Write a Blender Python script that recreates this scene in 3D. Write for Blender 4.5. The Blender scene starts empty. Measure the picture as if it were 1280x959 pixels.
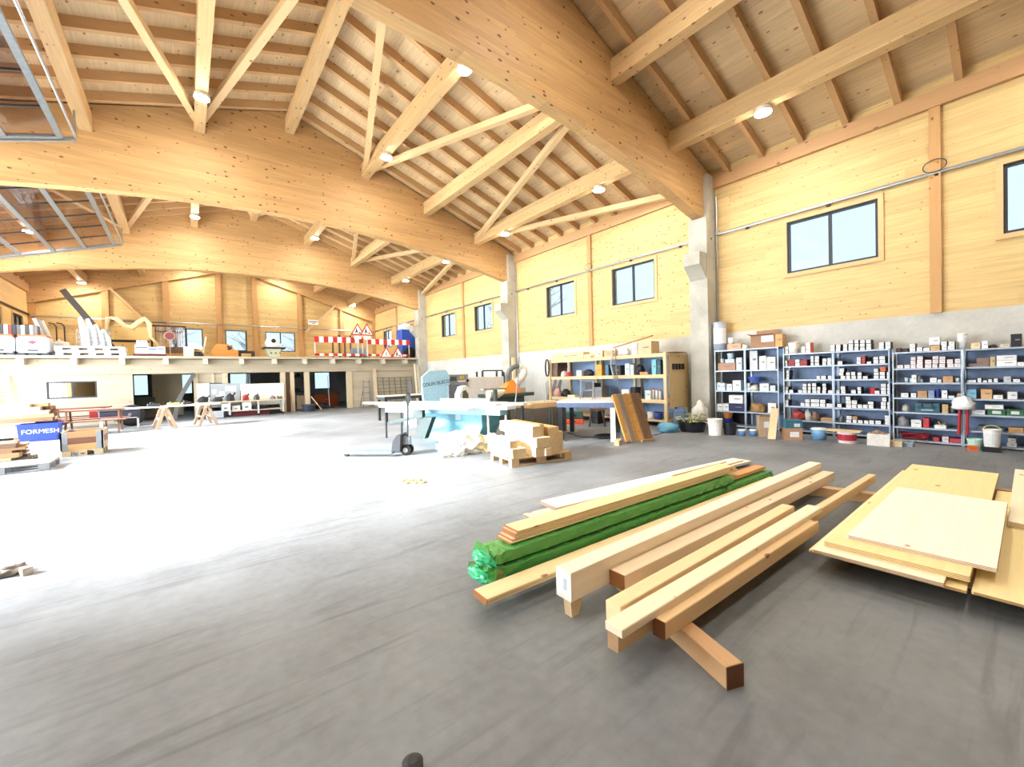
import bpy, bmesh, math, random
from mathutils import Vector, Matrix, noise
random.seed(7)
S = bpy.context.scene
COL = S.collection
PI = math.pi

# ---------------------------------------------------------------- camera
HC, FPX = 1.5, 514.6
YAW, PIT, ROL = .6709, -.0182, -.0271
_f = Vector((math.sin(YAW)*math.cos(PIT), math.cos(YAW)*math.cos(PIT), math.sin(PIT)))
_r0 = Vector((math.cos(YAW), -math.sin(YAW), 0)); _u0 = _r0.cross(_f)
_r = math.cos(ROL)*_r0 + math.sin(ROL)*_u0
_u = -math.sin(ROL)*_r0 + math.cos(ROL)*_u0
cd = bpy.data.cameras.new('camera'); cam = bpy.data.objects.new('camera', cd); COL.objects.link(cam)
cd.sensor_width = 36; cd.lens = 36*FPX/1280; cd.clip_end = 400; cd.clip_start = .05
m = Matrix((_r, _u, -_f)).transposed().to_4x4(); m.translation = (0, 0, HC); cam.matrix_world = m
S.camera = cam
EYE = Vector((0, 0, HC))
def _ray(x, y): return _r*((x-640)/FPX) - _u*((y-479.5)/FPX) + _f
def PZ(x, y, z=0):
    d = _ray(x, y); return EYE + d*((z-HC)/d.z)
def PX(x, y, X):
    d = _ray(x, y); return EYE + d*(X/d.x)
def PY(x, y, Y):
    d = _ray(x, y); return EYE + d*(Y/d.y)

# ---------------------------------------------------------------- world, light, exposure
S.view_settings.view_transform = 'Standard'; S.view_settings.look = 'None'
S.view_settings.gamma = 1; S.view_settings.exposure = 0.25; S.view_settings.use_curve_mapping = False
w = bpy.data.worlds.new('sky'); S.world = w; w.use_nodes = True
bg = w.node_tree.nodes['Background']; bg.inputs[0].default_value = (.80, .91, 1, 1)
SKY = 14.0
bg.inputs[1].default_value = SKY
LAMP = 380.0
FR = [-11.91, -3.29, 5.33, 13.95, 22.57]; FAR = 31.1; W = 11.45; XL = -6.0; RX = 2.75
DOORS = [(6.3, 13.3), (14.6, 22.2)]; DOORH = 5.5
def portal(y0, y1, z0, z1):
    l = bpy.data.lights.new('door_daylight_portal', 'AREA'); l.shape = 'RECTANGLE'; l.size = z1-z0; l.size_y = y1-y0
    l.cycles.is_portal = True
    o = bpy.data.objects.new('door_daylight_portal', l); COL.objects.link(o)
    o.location = (XL-.3, (y0+y1)/2, (z0+z1)/2); o.rotation_euler = (0, -PI/2, 0)
for a, b in DOORS: portal(a, b, 0, DOORH)
sl = bpy.data.lights.new('hazy_sun', 'SUN'); sl.energy = 58.0; sl.angle = math.radians(27); sl.color = (.95, .98, 1)
so = bpy.data.objects.new('hazy_sun', sl); COL.objects.link(so); so.location = (-20, 12, 12)
so.rotation_euler = Vector((1, -.24, -.6)).to_track_quat('-Z', 'Y').to_euler()

# ---------------------------------------------------------------- materials
def srgb(c):
    return tuple((v/255/12.92 if v/255 <= .04045 else ((v/255+.055)/1.055)**2.4) for v in c) + (1,)
MATS = {}
def nodes(name):
    m = bpy.data.materials.new(name); m.use_nodes = True
    nt = m.node_tree; return m, nt, nt.nodes['Principled BSDF']
def N(nt, t, **k):
    n = nt.nodes.new(t)
    for a, v in k.items(): setattr(n, a, v)
    return n
def plain(c, rough=.6, metal=0, var=.12, scale=14):
    key = ('p', c, rough, metal)
    if key in MATS: return MATS[key]
    m, nt, b = nodes('paint_%d_%d_%d' % c)
    tc = N(nt, 'ShaderNodeTexCoord'); nz = N(nt, 'ShaderNodeTexNoise'); nz.inputs['Scale'].default_value = scale; nz.inputs['Detail'].default_value = 4
    nt.links.new(tc.outputs['Object'], nz.inputs['Vector'])
    mr = N(nt, 'ShaderNodeMapRange'); mr.inputs[1].default_value = .3; mr.inputs[2].default_value = .7
    mr.inputs[3].default_value = 1-var; mr.inputs[4].default_value = 1+var*.5
    nt.links.new(nz.outputs[0], mr.inputs[0])
    mx = N(nt, 'ShaderNodeVectorMath', operation='SCALE'); mx.inputs[0].default_value = srgb(c)[:3]
    nt.links.new(mr.outputs[0], mx.inputs['Scale']); nt.links.new(mx.outputs[0], b.inputs['Base Color'])
    b.inputs['Roughness'].default_value = rough; b.inputs['Metallic'].default_value = metal
    MATS[key] = m; return m
def wood(c, grain='x', lam=None, lamsize=.13, knots=.5, dark=(120, 72, 34), rough=.6, var=.5):
    """softwood: grain stretched along one axis, board-to-board tone steps across another, dark knots"""
    key = ('w', c, grain, lam, lamsize, knots, dark, var)
    if key in MATS: return MATS[key]
    m, nt, b = nodes('wood_%s_%d_%d_%d' % ((grain,)+c)); L = nt.links.new
    tc = N(nt, 'ShaderNodeTexCoord'); oi = N(nt, 'ShaderNodeObjectInfo')
    add = N(nt, 'ShaderNodeVectorMath', operation='MULTIPLY_ADD')
    add.inputs[0].default_value = (1, 1, 1)
    rs = N(nt, 'ShaderNodeMath', operation='MULTIPLY'); rs.inputs[1].default_value = 37.0
    L(oi.outputs['Random'], rs.inputs[0])
    cb = N(nt, 'ShaderNodeCombineXYZ')
    for i in range(3): L(rs.outputs[0], cb.inputs[i])
    ad = N(nt, 'ShaderNodeVectorMath', operation='ADD'); L(tc.outputs['Object'], ad.inputs[0]); L(cb.outputs[0], ad.inputs[1])
    ax = 'xyz'.index(grain)
    mp = N(nt, 'ShaderNodeMapping'); sc = [26, 26, 26]; sc[ax] = 1.3; mp.inputs['Scale'].default_value = sc; L(ad.outputs[0], mp.inputs[0])
    nz = N(nt, 'ShaderNodeTexNoise'); nz.inputs['Scale'].default_value = 1; nz.inputs['Detail'].default_value = 5; nz.inputs['Distortion'].default_value = .6
    L(mp.outputs[0], nz.inputs['Vector'])
    r1 = N(nt, 'ShaderNodeMapRange'); r1.inputs[1].default_value = .3; r1.inputs[2].default_value = .75; r1.inputs[3].default_value = 1.0; r1.inputs[4].default_value = 1.0-.2*var
    L(nz.outputs[0], r1.inputs[0])
    fac = r1.outputs[0]
    if lam:
        sp = N(nt, 'ShaderNodeSeparateXYZ'); L(tc.outputs['Object'], sp.inputs[0])
        dv = N(nt, 'ShaderNodeMath', operation='DIVIDE'); dv.inputs[1].default_value = lamsize; L(sp.outputs['xyz'.index(lam)], dv.inputs[0])
        fl = N(nt, 'ShaderNodeMath', operation='FLOOR'); L(dv.outputs[0], fl.inputs[0])
        la = N(nt, 'ShaderNodeMath', operation='DIVIDE'); la.inputs[1].default_value = 3.4; L(sp.outputs[ax], la.inputs[0])
        wn0 = N(nt, 'ShaderNodeTexWhiteNoise', noise_dimensions='1D'); L(fl.outputs[0], wn0.inputs['W'])
        la2 = N(nt, 'ShaderNodeMath', operation='ADD'); L(la.outputs[0], la2.inputs[0]); L(wn0.outputs[0], la2.inputs[1])
        fl2 = N(nt, 'ShaderNodeMath', operation='FLOOR'); L(la2.outputs[0], fl2.inputs[0])
        c2 = N(nt, 'ShaderNodeCombineXYZ'); L(fl.outputs[0], c2.inputs[0]); L(fl2.outputs[0], c2.inputs[1])
        wn = N(nt, 'ShaderNodeTexWhiteNoise', noise_dimensions='3D'); L(c2.outputs[0], wn.inputs['Vector'])
        r2 = N(nt, 'ShaderNodeMapRange'); r2.inputs[3].default_value = .9; r2.inputs[4].default_value = 1.07; L(wn.outputs[0], r2.inputs[0])
        fr = N(nt, 'ShaderNodeMath', operation='FRACT'); L(dv.outputs[0], fr.inputs[0])
        ln = N(nt, 'ShaderNodeMapRange'); ln.inputs[1].default_value = 0; ln.inputs[2].default_value = .05; ln.inputs[3].default_value = .82; ln.inputs[4].default_value = 1
        L(fr.outputs[0], ln.inputs[0])
        m1 = N(nt, 'ShaderNodeMath', operation='MULTIPLY'); L(r2.outputs[0], m1.inputs[0]); L(ln.outputs[0], m1.inputs[1])
        m2 = N(nt, 'ShaderNodeMath', operation='MULTIPLY'); L(m1.outputs[0], m2.inputs[0]); L(fac, m2.inputs[1]); fac = m2.outputs[0]
    vs = N(nt, 'ShaderNodeVectorMath', operation='SCALE'); vs.inputs[0].default_value = srgb(c)[:3]; L(fac, vs.inputs['Scale'])
    out = vs.outputs[0]
    if knots:
        kp = N(nt, 'ShaderNodeMapping'); ks = [9.5, 9.5, 9.5]; ks[ax] = 5.0; kp.inputs['Scale'].default_value = ks; L(ad.outputs[0], kp.inputs[0])
        vo = N(nt, 'ShaderNodeTexVoronoi'); vo.inputs['Scale'].default_value = 1; L(kp.outputs[0], vo.inputs['Vector'])
        sz = N(nt, 'ShaderNodeMapRange'); sz.inputs[1].default_value = 1-knots; sz.inputs[2].default_value = 1; sz.inputs[3].default_value = 0; sz.inputs[4].default_value = .24
        sc2 = N(nt, 'ShaderNodeSeparateColor'); L(vo.outputs['Color'], sc2.inputs[0]); L(sc2.outputs[0], sz.inputs[0])
        lt = N(nt, 'ShaderNodeMath', operation='SUBTRACT'); L(sz.outputs[0], lt.inputs[0]); L(vo.outputs['Distance'], lt.inputs[1])
        rr = N(nt, 'ShaderNodeMapRange'); rr.inputs[1].default_value = -.02; rr.inputs[2].default_value = .05; L(lt.outputs[0], rr.inputs[0])
        mk = N(nt, 'ShaderNodeMix', data_type='RGBA'); mk.inputs[7].default_value = srgb(dark)
        k9 = N(nt, 'ShaderNodeMath', operation='MULTIPLY'); k9.inputs[1].default_value = .9; L(rr.outputs[0], k9.inputs[0])
        L(k9.outputs[0], mk.inputs[0]); L(out, mk.inputs[6]); out = mk.outputs[2]
    L(out, b.inputs['Base Color']); b.inputs['Roughness'].default_value = rough
    bp = N(nt, 'ShaderNodeBump'); bp.inputs['Strength'].default_value = .08; L(nz.outputs[0], bp.inputs['Height']); L(bp.outputs[0], b.inputs['Normal'])
    MATS[key] = m; return m
def concrete(name, c, c2, rough=.7, scale=.5, marks=0, spec=.4):
    if name in MATS: return MATS[name]
    m, nt, b = nodes(name); L = nt.links.new
    tc = N(nt, 'ShaderNodeTexCoord')
    n1 = N(nt, 'ShaderNodeTexNoise'); n1.inputs['Scale'].default_value = scale; n1.inputs['Detail'].default_value = 9; n1.inputs['Roughness'].default_value = .62
    n2 = N(nt, 'ShaderNodeTexNoise'); n2.inputs['Scale'].default_value = scale*28; n2.inputs['Detail'].default_value = 6
    L(tc.outputs['Object'], n1.inputs['Vector']); L(tc.outputs['Object'], n2.inputs['Vector'])
    av = N(nt, 'ShaderNodeMath', operation='MULTIPLY_ADD'); av.inputs[1].default_value = .16; L(n2.outputs[0], av.inputs[0]); 
    mm = N(nt, 'ShaderNodeMath', operation='MULTIPLY'); mm.inputs[1].default_value = .84; L(n1.outputs[0], mm.inputs[0]); L(mm.outputs[0], av.inputs[2])
    cr = N(nt, 'ShaderNodeValToRGB'); cr.color_ramp.elements[0].position = .34; cr.color_ramp.elements[0].color = srgb(c2); cr.color_ramp.elements[1].position = .64; cr.color_ramp.elements[1].color = srgb(c)
    L(av.outputs[0], cr.inputs[0]); out = cr.outputs[0]
    if marks:
        # scuffs and tyre tracks dragged in two directions
        for rot, sx, amt in ((.5, 7, .42), (-.35, 9, .36), (.9, 26, .14), (-.6, 30, .12)):
            mp = N(nt, 'ShaderNodeMapping'); mp.inputs['Rotation'].default_value = (0, 0, rot); mp.inputs['Scale'].default_value = (.55, sx*.6, 1)
            L(tc.outputs['Object'], mp.inputs[0])
            n3 = N(nt, 'ShaderNodeTexNoise'); n3.inputs['Scale'].default_value = 1; n3.inputs['Detail'].default_value = 7; n3.inputs['Distortion'].default_value = 1.4; L(mp.outputs[0], n3.inputs['Vector'])
            rr = N(nt, 'ShaderNodeMapRange'); rr.inputs[1].default_value = .58; rr.inputs[2].default_value = .72; rr.inputs[4].default_value = amt; L(n3.outputs[0], rr.inputs[0])
            mk = N(nt, 'ShaderNodeMix', data_type='RGBA'); mk.inputs[7].default_value = srgb(tuple(int(v*.72) for v in c2)); L(rr.outputs[0], mk.inputs[0]); L(out, mk.inputs[6]); out = mk.outputs[2]
    L(out, b.inputs['Base Color']); b.inputs['Roughness'].default_value = rough
    b.inputs['Specular IOR Level'].default_value = spec
    bp = N(nt, 'ShaderNodeBump'); bp.inputs['Strength'].default_value = .12; bp.inputs['Distance'].default_value = .01; L(n2.outputs[0], bp.inputs['Height']); L(bp.outputs[0], b.inputs['Normal'])
    MATS[name] = m; return m
def emit(name, c, s):
    if name in MATS: return MATS[name]
    m, nt, b = nodes(name); b.inputs['Base Color'].default_value = srgb(c); b.inputs['Emission Color'].default_value = srgb(c); b.inputs['Emission Strength'].default_value = s
    MATS[name] = m; return m
def glass(name, c, t, gloss=.06):
    if name in MATS: return MATS[name]
    m, nt, b = nodes(name); L = nt.links.new
    tr = N(nt, 'ShaderNodeBsdfTransparent'); tr.inputs[0].default_value = tuple(v*t for v in srgb(c)[:3])+(1,)
    gl = N(nt, 'ShaderNodeBsdfGlossy'); gl.inputs['Roughness'].default_value = .05
    mx = N(nt, 'ShaderNodeMixShader'); mx.inputs[0].default_value = gloss
    L(tr.outputs[0], mx.inputs[1]); L(gl.outputs[0], mx.inputs[2]); L(mx.outputs[0], nt.nodes['Material Output'].inputs[0])
    MATS[name] = m; return m

WALLW = (222, 190, 130); BEAMW = (204, 163, 110); ROOFW = (216, 188, 146); POSTW = (196, 152, 98)
M_wall_r = wood(WALLW, 'y', 'z', .17, .8, (146, 88, 38), var=1.3)
M_wall_f = wood(WALLW, 'x', 'z', .17, .7, (146, 88, 38), var=1.3)
M_beam = wood(BEAMW, 'x', 'z', .09, .9, (92, 54, 26), var=1.2)
M_purlin = wood((212, 178, 128), 'y', 'z', .09, .8, (104, 62, 30), var=1.1)
M_rafter = wood((194, 156, 110), 'x', None, .1, .5, (110, 66, 34))
M_deck = wood(ROOFW, 'y', 'x', .2, .65, (140, 92, 50), var=1.2)
M_postz = wood(POSTW, 'z', None, .1, .3)
M_brace = wood((218, 188, 142), 'x', None, .1, .4, (110, 66, 34))
M_eave = wood((196, 154, 108), 'y', None, .1, .4, (104, 60, 30))
M_pale_x = wood((186, 174, 152), 'x', 'z', .2, .35, (170, 130, 92))
M_pale_y = wood((214, 204, 186), 'y', None, .2, .3, (170, 130, 92))
M_pale_z = wood((208, 192, 162), 'z', None, .2, .3, (170, 130, 92))
M_floor = concrete('floor_concrete', (134, 139, 144), (95, 98, 101), .5, .5, marks=1)
M_conc = concrete('plinth_concrete', (206, 206, 200), (172, 172, 166), .8, .7)
M_col = concrete('column_concrete', (196, 194, 184), (160, 157, 146), .8, .9)
M_greyw = concrete('grey_concrete', (150, 152, 150), (112, 114, 112), .85, .6)
M_galv = plain((170, 176, 180), .35, .7)
M_steel = plain((150, 155, 160), .4, .8)
M_black = plain((24, 25, 28), .55)
M_darkm = plain((48, 50, 54), .5)
M_lamp = emit('lamp_diffuser_glow', (255, 249, 238), LAMP)
M_winf = plain((40, 46, 54), .45)
M_winglass = glass('window_glass', (232, 244, 252), .325)
M_farglass = glass('far_window_glass', (238, 246, 252), .3)

# ---------------------------------------------------------------- mesh helpers
class MB:
    def __init__(s): s.bm = bmesh.new()
    def box(s, x0, x1, y0, y1, z0, z1, bev=0):
        r = bmesh.ops.create_cube(s.bm, size=1)
        for v in r['verts']:
            v.co = ((x0+x1)/2+v.co.x*(x1-x0), (y0+y1)/2+v.co.y*(y1-y0), (z0+z1)/2+v.co.z*(z1-z0))
        if bev:
            es = {e for v in r['verts'] for e in v.link_edges}
            bmesh.ops.bevel(s.bm, geom=list(es), offset=bev, segments=1, affect='EDGES')
        return s
    def bar(s, a, b, w, h, up=(0, 0, 1)):
        a = Vector(a); b = Vector(b); d = (b-a); l = d.length; d.normalize(); up = Vector(up)
        if abs(d.dot(up)) > .99: up = Vector((0, 1, 0))
        x = d.cross(up).normalized(); u = x.cross(d)
        r = bmesh.ops.create_cube(s.bm, size=1)
        for v in r['verts']:
            c = v.co.copy(); v.co = (a+b)/2 + d*(c.y*l) + x*(c.x*w) + u*(c.z*h)
        return s
    def tube(s, pts, r, n=8, cap=True):
        pts = [Vector(p) for p in pts]; rings = []
        rr = r if isinstance(r, (list, tuple)) else [r]*len(pts)
        px = None
        for i, p in enumerate(pts):
            d = (pts[min(i+1, len(pts)-1)]-pts[max(i-1, 0)]).normalized()
            if px is None:
                px = d.cross(Vector((0, 0, 1)))
                if px.length < .01: px = Vector((1, 0, 0))
            px = (px - d*px.dot(d)).normalized(); q = d.cross(px)
            rings.append([s.bm.verts.new(p+(px*math.cos(2*PI*k/n)+q*math.sin(2*PI*k/n))*rr[i]) for k in range(n)])
        for a, b in zip(rings, rings[1:]):
            for k in range(n): s.bm.faces.new((a[k], a[(k+1) % n], b[(k+1) % n], b[k]))
        if cap: s.bm.faces.new(rings[0][::-1]); s.bm.faces.new(rings[-1])
        return s
    def lathe(s, prof, c=(0, 0, 0), n=16, axis='z', sy=1):
        rings = []
        for r, z in prof:
            ring = []
            for k in range(n):
                a = 2*PI*k/n; x, y = r*math.cos(a), r*math.sin(a)*sy
                p = (x, y, z) if axis == 'z' else ((z, x, y) if axis == 'x' else (y, z, x))
                ring.append(s.bm.verts.new(Vector(c)+Vector(p)))
            rings.append(ring)
        for a, b in zip(rings, rings[1:]):
            for k in range(n): s.bm.faces.new((a[k], a[(k+1) % n], b[(k+1) % n], b[k]))
        s.bm.faces.new(rings[0][::-1]); s.bm.faces.new(rings[-1])
        return s
    def prism(s, poly, y0, y1, plane='xz'):
        def P(a, b, t): return {'xz': (a, t, b), 'yz': (t, a, b), 'xy': (a, b, t)}[plane]
        A = [s.bm.verts.new(P(a, b, y0)) for a, b in poly]; B = [s.bm.verts.new(P(a, b, y1)) for a, b in poly]
        n = len(poly); s.bm.faces.new(A); s.bm.faces.new(B[::-1])
        for i in range(n): s.bm.faces.new((A[i], B[i], B[(i+1) % n], A[(i+1) % n]))
        return s
    def blob(s, c, size, seed, amp=.3, freq=2.0, sub=3, flat=True):
        r = bmesh.ops.create_icosphere(s.bm, subdivisions=sub, radius=1)
        sd = Vector((seed*3.1, seed*1.7, seed*.9))
        for v in r['verts']:
            n = v.co.normalized(); k = 1+amp*noise.noise(n*freq+sd)+amp*.5*noise.noise(n*freq*2.6+sd)
            p = n*k
            if flat and p.z < -.55: p.z = -.55
            v.co = Vector(c)+Vector((p.x*size[0], p.y*size[1], (p.z+(.55 if flat else 0))*size[2]))
        return s
    def build(s, name, mat, parent=None, smooth=False, loc=None):
        bmesh.ops.recalc_face_normals(s.bm, faces=s.bm.faces)
        me = bpy.data.meshes.new(name); s.bm.to_mesh(me); s.bm.free()
        if smooth:
            for p in me.polygons: p.use_smooth = True
        me.materials.append(mat)
        return link(name, me, parent, loc)
def link(name, me, parent=None, loc=None):
    o = bpy.data.objects.new(name, me); COL.objects.link(o)
    if parent: o.parent = parent
    if loc: o.location = loc
    return o
def tag(o, label, cat, group=None, kind=None):
    o['label'] = label; o['category'] = cat
    if group: o['group'] = group
    if kind: o['kind'] = kind
    return o
def thing(name, label, cat, loc=(0, 0, 0), rz=0, group=None, kind=None):
    o = bpy.data.objects.new(name, None); COL.objects.link(o); o.location = loc; o.rotation_euler = (0, 0, rz); o.empty_display_size = .1
    return tag(o, label, cat, group, kind)
def copytree(root, loc, rz, label=None, group=None):
    r = root.copy(); COL.objects.link(r); r.location = loc; r.rotation_euler = (0, 0, rz)
    if label: r['label'] = label
    if group: r['group'] = group
    for ch in list(root.children):
        c = ch.copy(); COL.objects.link(c); c.parent = r
        for g in list(ch.children):
            d = g.copy(); COL.objects.link(d); d.parent = c
    return r
def text(body, size, mat, parent, loc, rot, ext=.002, name='lettering'):
    cu = bpy.data.curves.new(name, 'FONT'); cu.body = body; cu.size = size; cu.extrude = ext; cu.align_x = 'CENTER'; cu.align_y = 'CENTER'
    cu.materials.append(mat); tmp = bpy.data.objects.new(name, cu); COL.objects.link(tmp)
    bpy.context.view_layer.update()
    me = bpy.data.meshes.new_from_object(tmp.evaluated_get(bpy.context.evaluated_depsgraph_get()))
    bpy.data.objects.remove(tmp); bpy.data.curves.remove(cu); me.name = name
    if not me.materials: me.materials.append(mat)
    o = link(name, me, parent, loc); o.rotation_euler = rot
    return o

# ================================================================ STRUCTURE
def zr(x): return 9.55 - .325*abs(x-RX)
YB = FR[0]
o = MB().box(XL, W, YB, FAR, -.2, 0).build('floor', M_floor); tag(o, 'grey scuffed concrete slab floor of the whole hall', 'floor', kind='structure')
o = MB().box(-60, XL, -40, 60, -.25, -.03).build('ground', concrete('bounce_ground_concrete', (190, 188, 180), (165, 163, 156), .8, .3)); tag(o, 'unseen pale ground added outside the open doors to bounce daylight', 'ground', kind='structure')  # out-of-view slab, added to bounce daylight in through the doors

# ---- right wall
wr = thing('wall_right', 'long wall with concrete plinth and yellow timber cladding', 'wall', (0, 0, 0), kind='structure')
WZ0, WZ1 = 2.5, 6.98
MB().box(W, W+.3, YB, FAR, 0, WZ0).build('plinth', M_conc, wr)
GW0, GW1 = 3.78, 5.0
POSTY = [1.13, 9.76, 18.3, 26.85]
BAYS = [(-3.29, 5.33), (5.33, 13.95), (13.95, 22.57), (22.57, FAR)]
WY = [((-1.37, .29), (1.97, 3.63)), ((7.2, 8.81), (10.53, 12.04)), ((15.78, 17.28), (19.15, 20.65)), ((24.4, 25.9), (27.8, 29.3))]
WL = [('two-pane window past the slim timber post above the green-crate shelves', 'wide two-pane window high on timber wall above the boxed hardware shelves'),
      ('two-pane window with blue sky above the wooden workshop rack beside the pillar', 'two-pane window above the wooden rack with tree branches behind it'),
      ('two-pane window high on the wall behind the framed trolley', 'two-pane window above the light blue band saw cover'),
      ('window half hidden behind the blue tarp on the gallery', 'small window above the striped barriers on the gallery')]
def clad(y0, y1, wa, wb):
    mb = MB()
    mb.box(W, W+.25, y0, y1, WZ0, GW0).box(W, W+.25, y0, y1, GW1, WZ1).box(W, W+.25, y0, wa, GW0, GW1).box(W, W+.25, wb, y1, GW0, GW1)
    return mb.build('cladding_panel', M_wall_r, wr)
wn_ = [0]
def make_window(loc, rz, width, h, lab, mull=True, gl=M_winglass, casing=True):
    """local x runs along the wall, +y out of the building"""
    wn_[0] += 1
    t = thing('window_%d' % wn_[0], lab, 'window', loc, rz, kind='structure')
    l = width/2
    f = MB()
    f.box(-l, l, .02, .1, 0, .05).box(-l, l, .02, .1, h-.05, h).box(-l, -l+.05, .02, .1, .05, h-.05).box(l-.05, l, .02, .1, .05, h-.05)
    f.build('frame', M_winf, t)
    if mull:
        MB().box(-.03, .03, .03, .09, .05, h-.05).build('mullion', M_winf, t)
        for a, b in ((-l+.05, -.03), (.03, l-.05)): MB().box(a, b, .055, .065, .05, h-.05).build('pane', gl, t)
    else: MB().box(-l+.05, l-.05, .055, .065, .05, h-.05).build('pane', gl, t)
    if casing:
        c = MB(); e = .09
        c.box(-l-e, l+e, -.03, 0, -e, 0).box(-l-e, l+e, -.03, 0, h, h+e).box(-l-e, -l, -.03, 0, 0, h).box(l, l+e, -.03, 0, 0, h)
        c.build('casing', wood((216, 180, 128), 'x', None, .1, .2), t)
    return t
MB().box(W, W+.25, YB, -3.29, WZ0, WZ1).build('cladding_panel', M_wall_r, wr)
for (b0, b1), pw_, ws, ls in zip(BAYS, POSTY, WY, WL):
    for (h0, h1), (wa, wb), lab in (((b0, pw_), ws[0], ls[0]), ((pw_, b1), ws[1], ls[1])):
        clad(h0, h1, wa, wb)
        make_window((W, (wa+wb)/2, GW0), -PI/2, wb-wa, GW1-GW0, lab)
    MB().box(W-.07, W, pw_-.08, pw_+.08, WZ0, 6.45).build('timber_post', M_postz, wr)
MB().box(W-.1, W, YB, FAR, 6.42, 6.74).build('eave_beam', M_eave, wr)
cz = 5.18
for (b0, b1) in BAYS:
    MB().tube([(W-.05, b0+.55, cz), (W-.05, b1-.03, cz)], .035, 8).build('conduit', M_galv, wr)
    for k in range(5):
        y = b0+1+k*1.7
        MB().box(W-.07, W, y-.03, y+.03, cz-.07, cz-.02).build('conduit_clip', M_darkm, wr)
for pw_ in POSTY[:2]:
    pts = [(W-.1, pw_+.16*math.cos(a), cz+.12+.12*math.sin(a)) for a in [i*PI/9 for i in range(20)]]
    MB().tube(pts, .008, 5).build('cable_loop', M_darkm, wr)

# ---- back and side walls
o = MB().box(XL-.3, W+.3, YB-.3, YB, 0, 10.2).build('wall_back', M_wall_f); tag(o, 'timber end wall opposite the gallery', 'wall', kind='structure')
wl = thing('wall_left', 'long timber wall with the two open door bays', 'wall', (0, 0, 0), kind='structure')
m_wl = wood((226, 188, 128), 'y', 'z', .17, .4, (150, 92, 40))
ys = [YB]
for a, b in DOORS: ys += [a, b]
ys.append(24.3)
mb = MB()
for i in range(0, len(ys), 2): mb.box(XL-.3, XL, ys[i], ys[i+1], 0, DOORH)
mb.box(XL-.3, XL, YB, 24.3, DOORH, 6.98)
mb.build('cladding_panel', m_wl, wl)
lw = [(25.6, 27.1), (28.5, 30.0)]
mb = MB().box(XL-.3, XL, 24.3, FAR, 0, 3.78).box(XL-.3, XL, 24.3, FAR, 5.0, 6.98).box(XL-.3, XL, 24.3, 25.6, 3.78, 5).box(XL-.3, XL, 27.1, 28.5, 3.78, 5).box(XL-.3, XL, 30.0, FAR, 3.78, 5)
mb.build('cladding_panel', m_wl, wl)
MB().box(XL, XL+.1, 14, FAR, 6.3, 6.7).build('eave_beam', M_eave, wl)
MB().tube([(XL+.05, 23, 5.2), (XL+.05, FAR-.05, 5.2)], .04, 8).build('conduit', M_darkm, wl)
for k, (a, b) in enumerate(lw): make_window((XL, (a+b)/2, 3.78), PI/2, b-a, 1.22, ['dark framed window in the side wall above the white tanks', 'dark framed window in the side wall next to the far corner'][k], True, M_farglass)

# ---- far wall : grey concrete below the gallery, timber gable above
wf = thing('wall_far', 'gable end wall of yellow timber over grey concrete', 'wall', (0, 0, 0), kind='structure')
low = [(-2.72, -2.0), (-.55, .1), (2.55, 3.6), (6.95, 7.95)]          # lower windows: x ranges filled below
def xy(px, y=FAR): return PY(px, 480, y).x
low = [(xy(166), xy(186)), (xy(222), xy(241)), (xy(287), xy(314)), (xy(393), xy(413))]
LZ0, LZ1 = .95, 2.15
upw = [(xy(212), xy(256)), (xy(284), xy(311)), (xy(334), xy(371))]
UZ0, UZ1 = 3.55, 4.84
def holes(mb, x0, x1, z0, z1, hs, h0, h1, y0, y1):
    xs = [x0]
    for a, b in hs: xs += [a, b]
    xs.append(x1)
    for i in range(0, len(xs), 2): mb.box(xs[i], xs[i+1], y0, y1, h0, h1)
    mb.box(x0, x1, y0, y1, z0, h0); mb.box(x0, x1, y0, y1, h1, z1)
mb = MB(); holes(mb, XL-.3, W+.3, 0, 2.7, low, LZ0, LZ1, FAR, FAR+.3); mb.build('concrete_base', M_greyw, wf)
mb = MB(); holes(mb, XL-.3, W+.3, 2.7, 6.6, upw, UZ0, UZ1, FAR, FAR+.3)
mb.prism([(XL-.3, 6.6), (W+.3, 6.6), (W+.3, zr(W)+.1), (RX, zr(RX)+.25), (XL-.3, zr(XL)+.1)], FAR, FAR+.3)
mb.build('gable_cladding', M_wall_f, wf)
for k, (a, b) in enumerate(upw):
    make_window(((a+b)/2, FAR, UZ0), 0, b-a, UZ1-UZ0, ['dark framed gable window behind the hanging clamps rack', 'square gable window beside the orange wooden boxes', 'two-pane gable window behind the planing machine'][k], k != 1, M_farglass, False)
for k, (a, b) in enumerate(low):
    make_window(((a+b)/2, FAR, LZ0), 0, b-a, LZ1-LZ0, ['narrow lower window in the room behind the sawhorses', 'lower window behind the leaning dark board under the gallery', 'lower window behind the workbench pegboard', 'curtained lower window above the brown cabinet'][k], False, M_farglass, False)
for px in (133, 209, 275, 320, 376, 428):
    x = PY(px, 420, FAR-.15).x
    MB().box(x-.14, x+.14, FAR-.2, FAR, 2.74, zr(x)-.75).build('gable_post', M_postz, wf)
MB().box(XL, XL+.25, FAR-.2, FAR, 2.74, 6.2).build('gable_post', M_postz, wf)
MB().box(W-.2, W, FAR-.2, FAR, 2.74, 6.2).build('gable_post', M_postz, wf)
g = MB(); dz = .95
g.prism([(XL, zr(XL)-dz), (RX, zr(RX)-dz), (W, zr(W)-dz), (W, zr(W)+.1), (RX, zr(RX)+.1), (XL, zr(XL)+.1)], FAR-.26, FAR-.02)
g.build('gable_beam', M_beam, wf)
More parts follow.
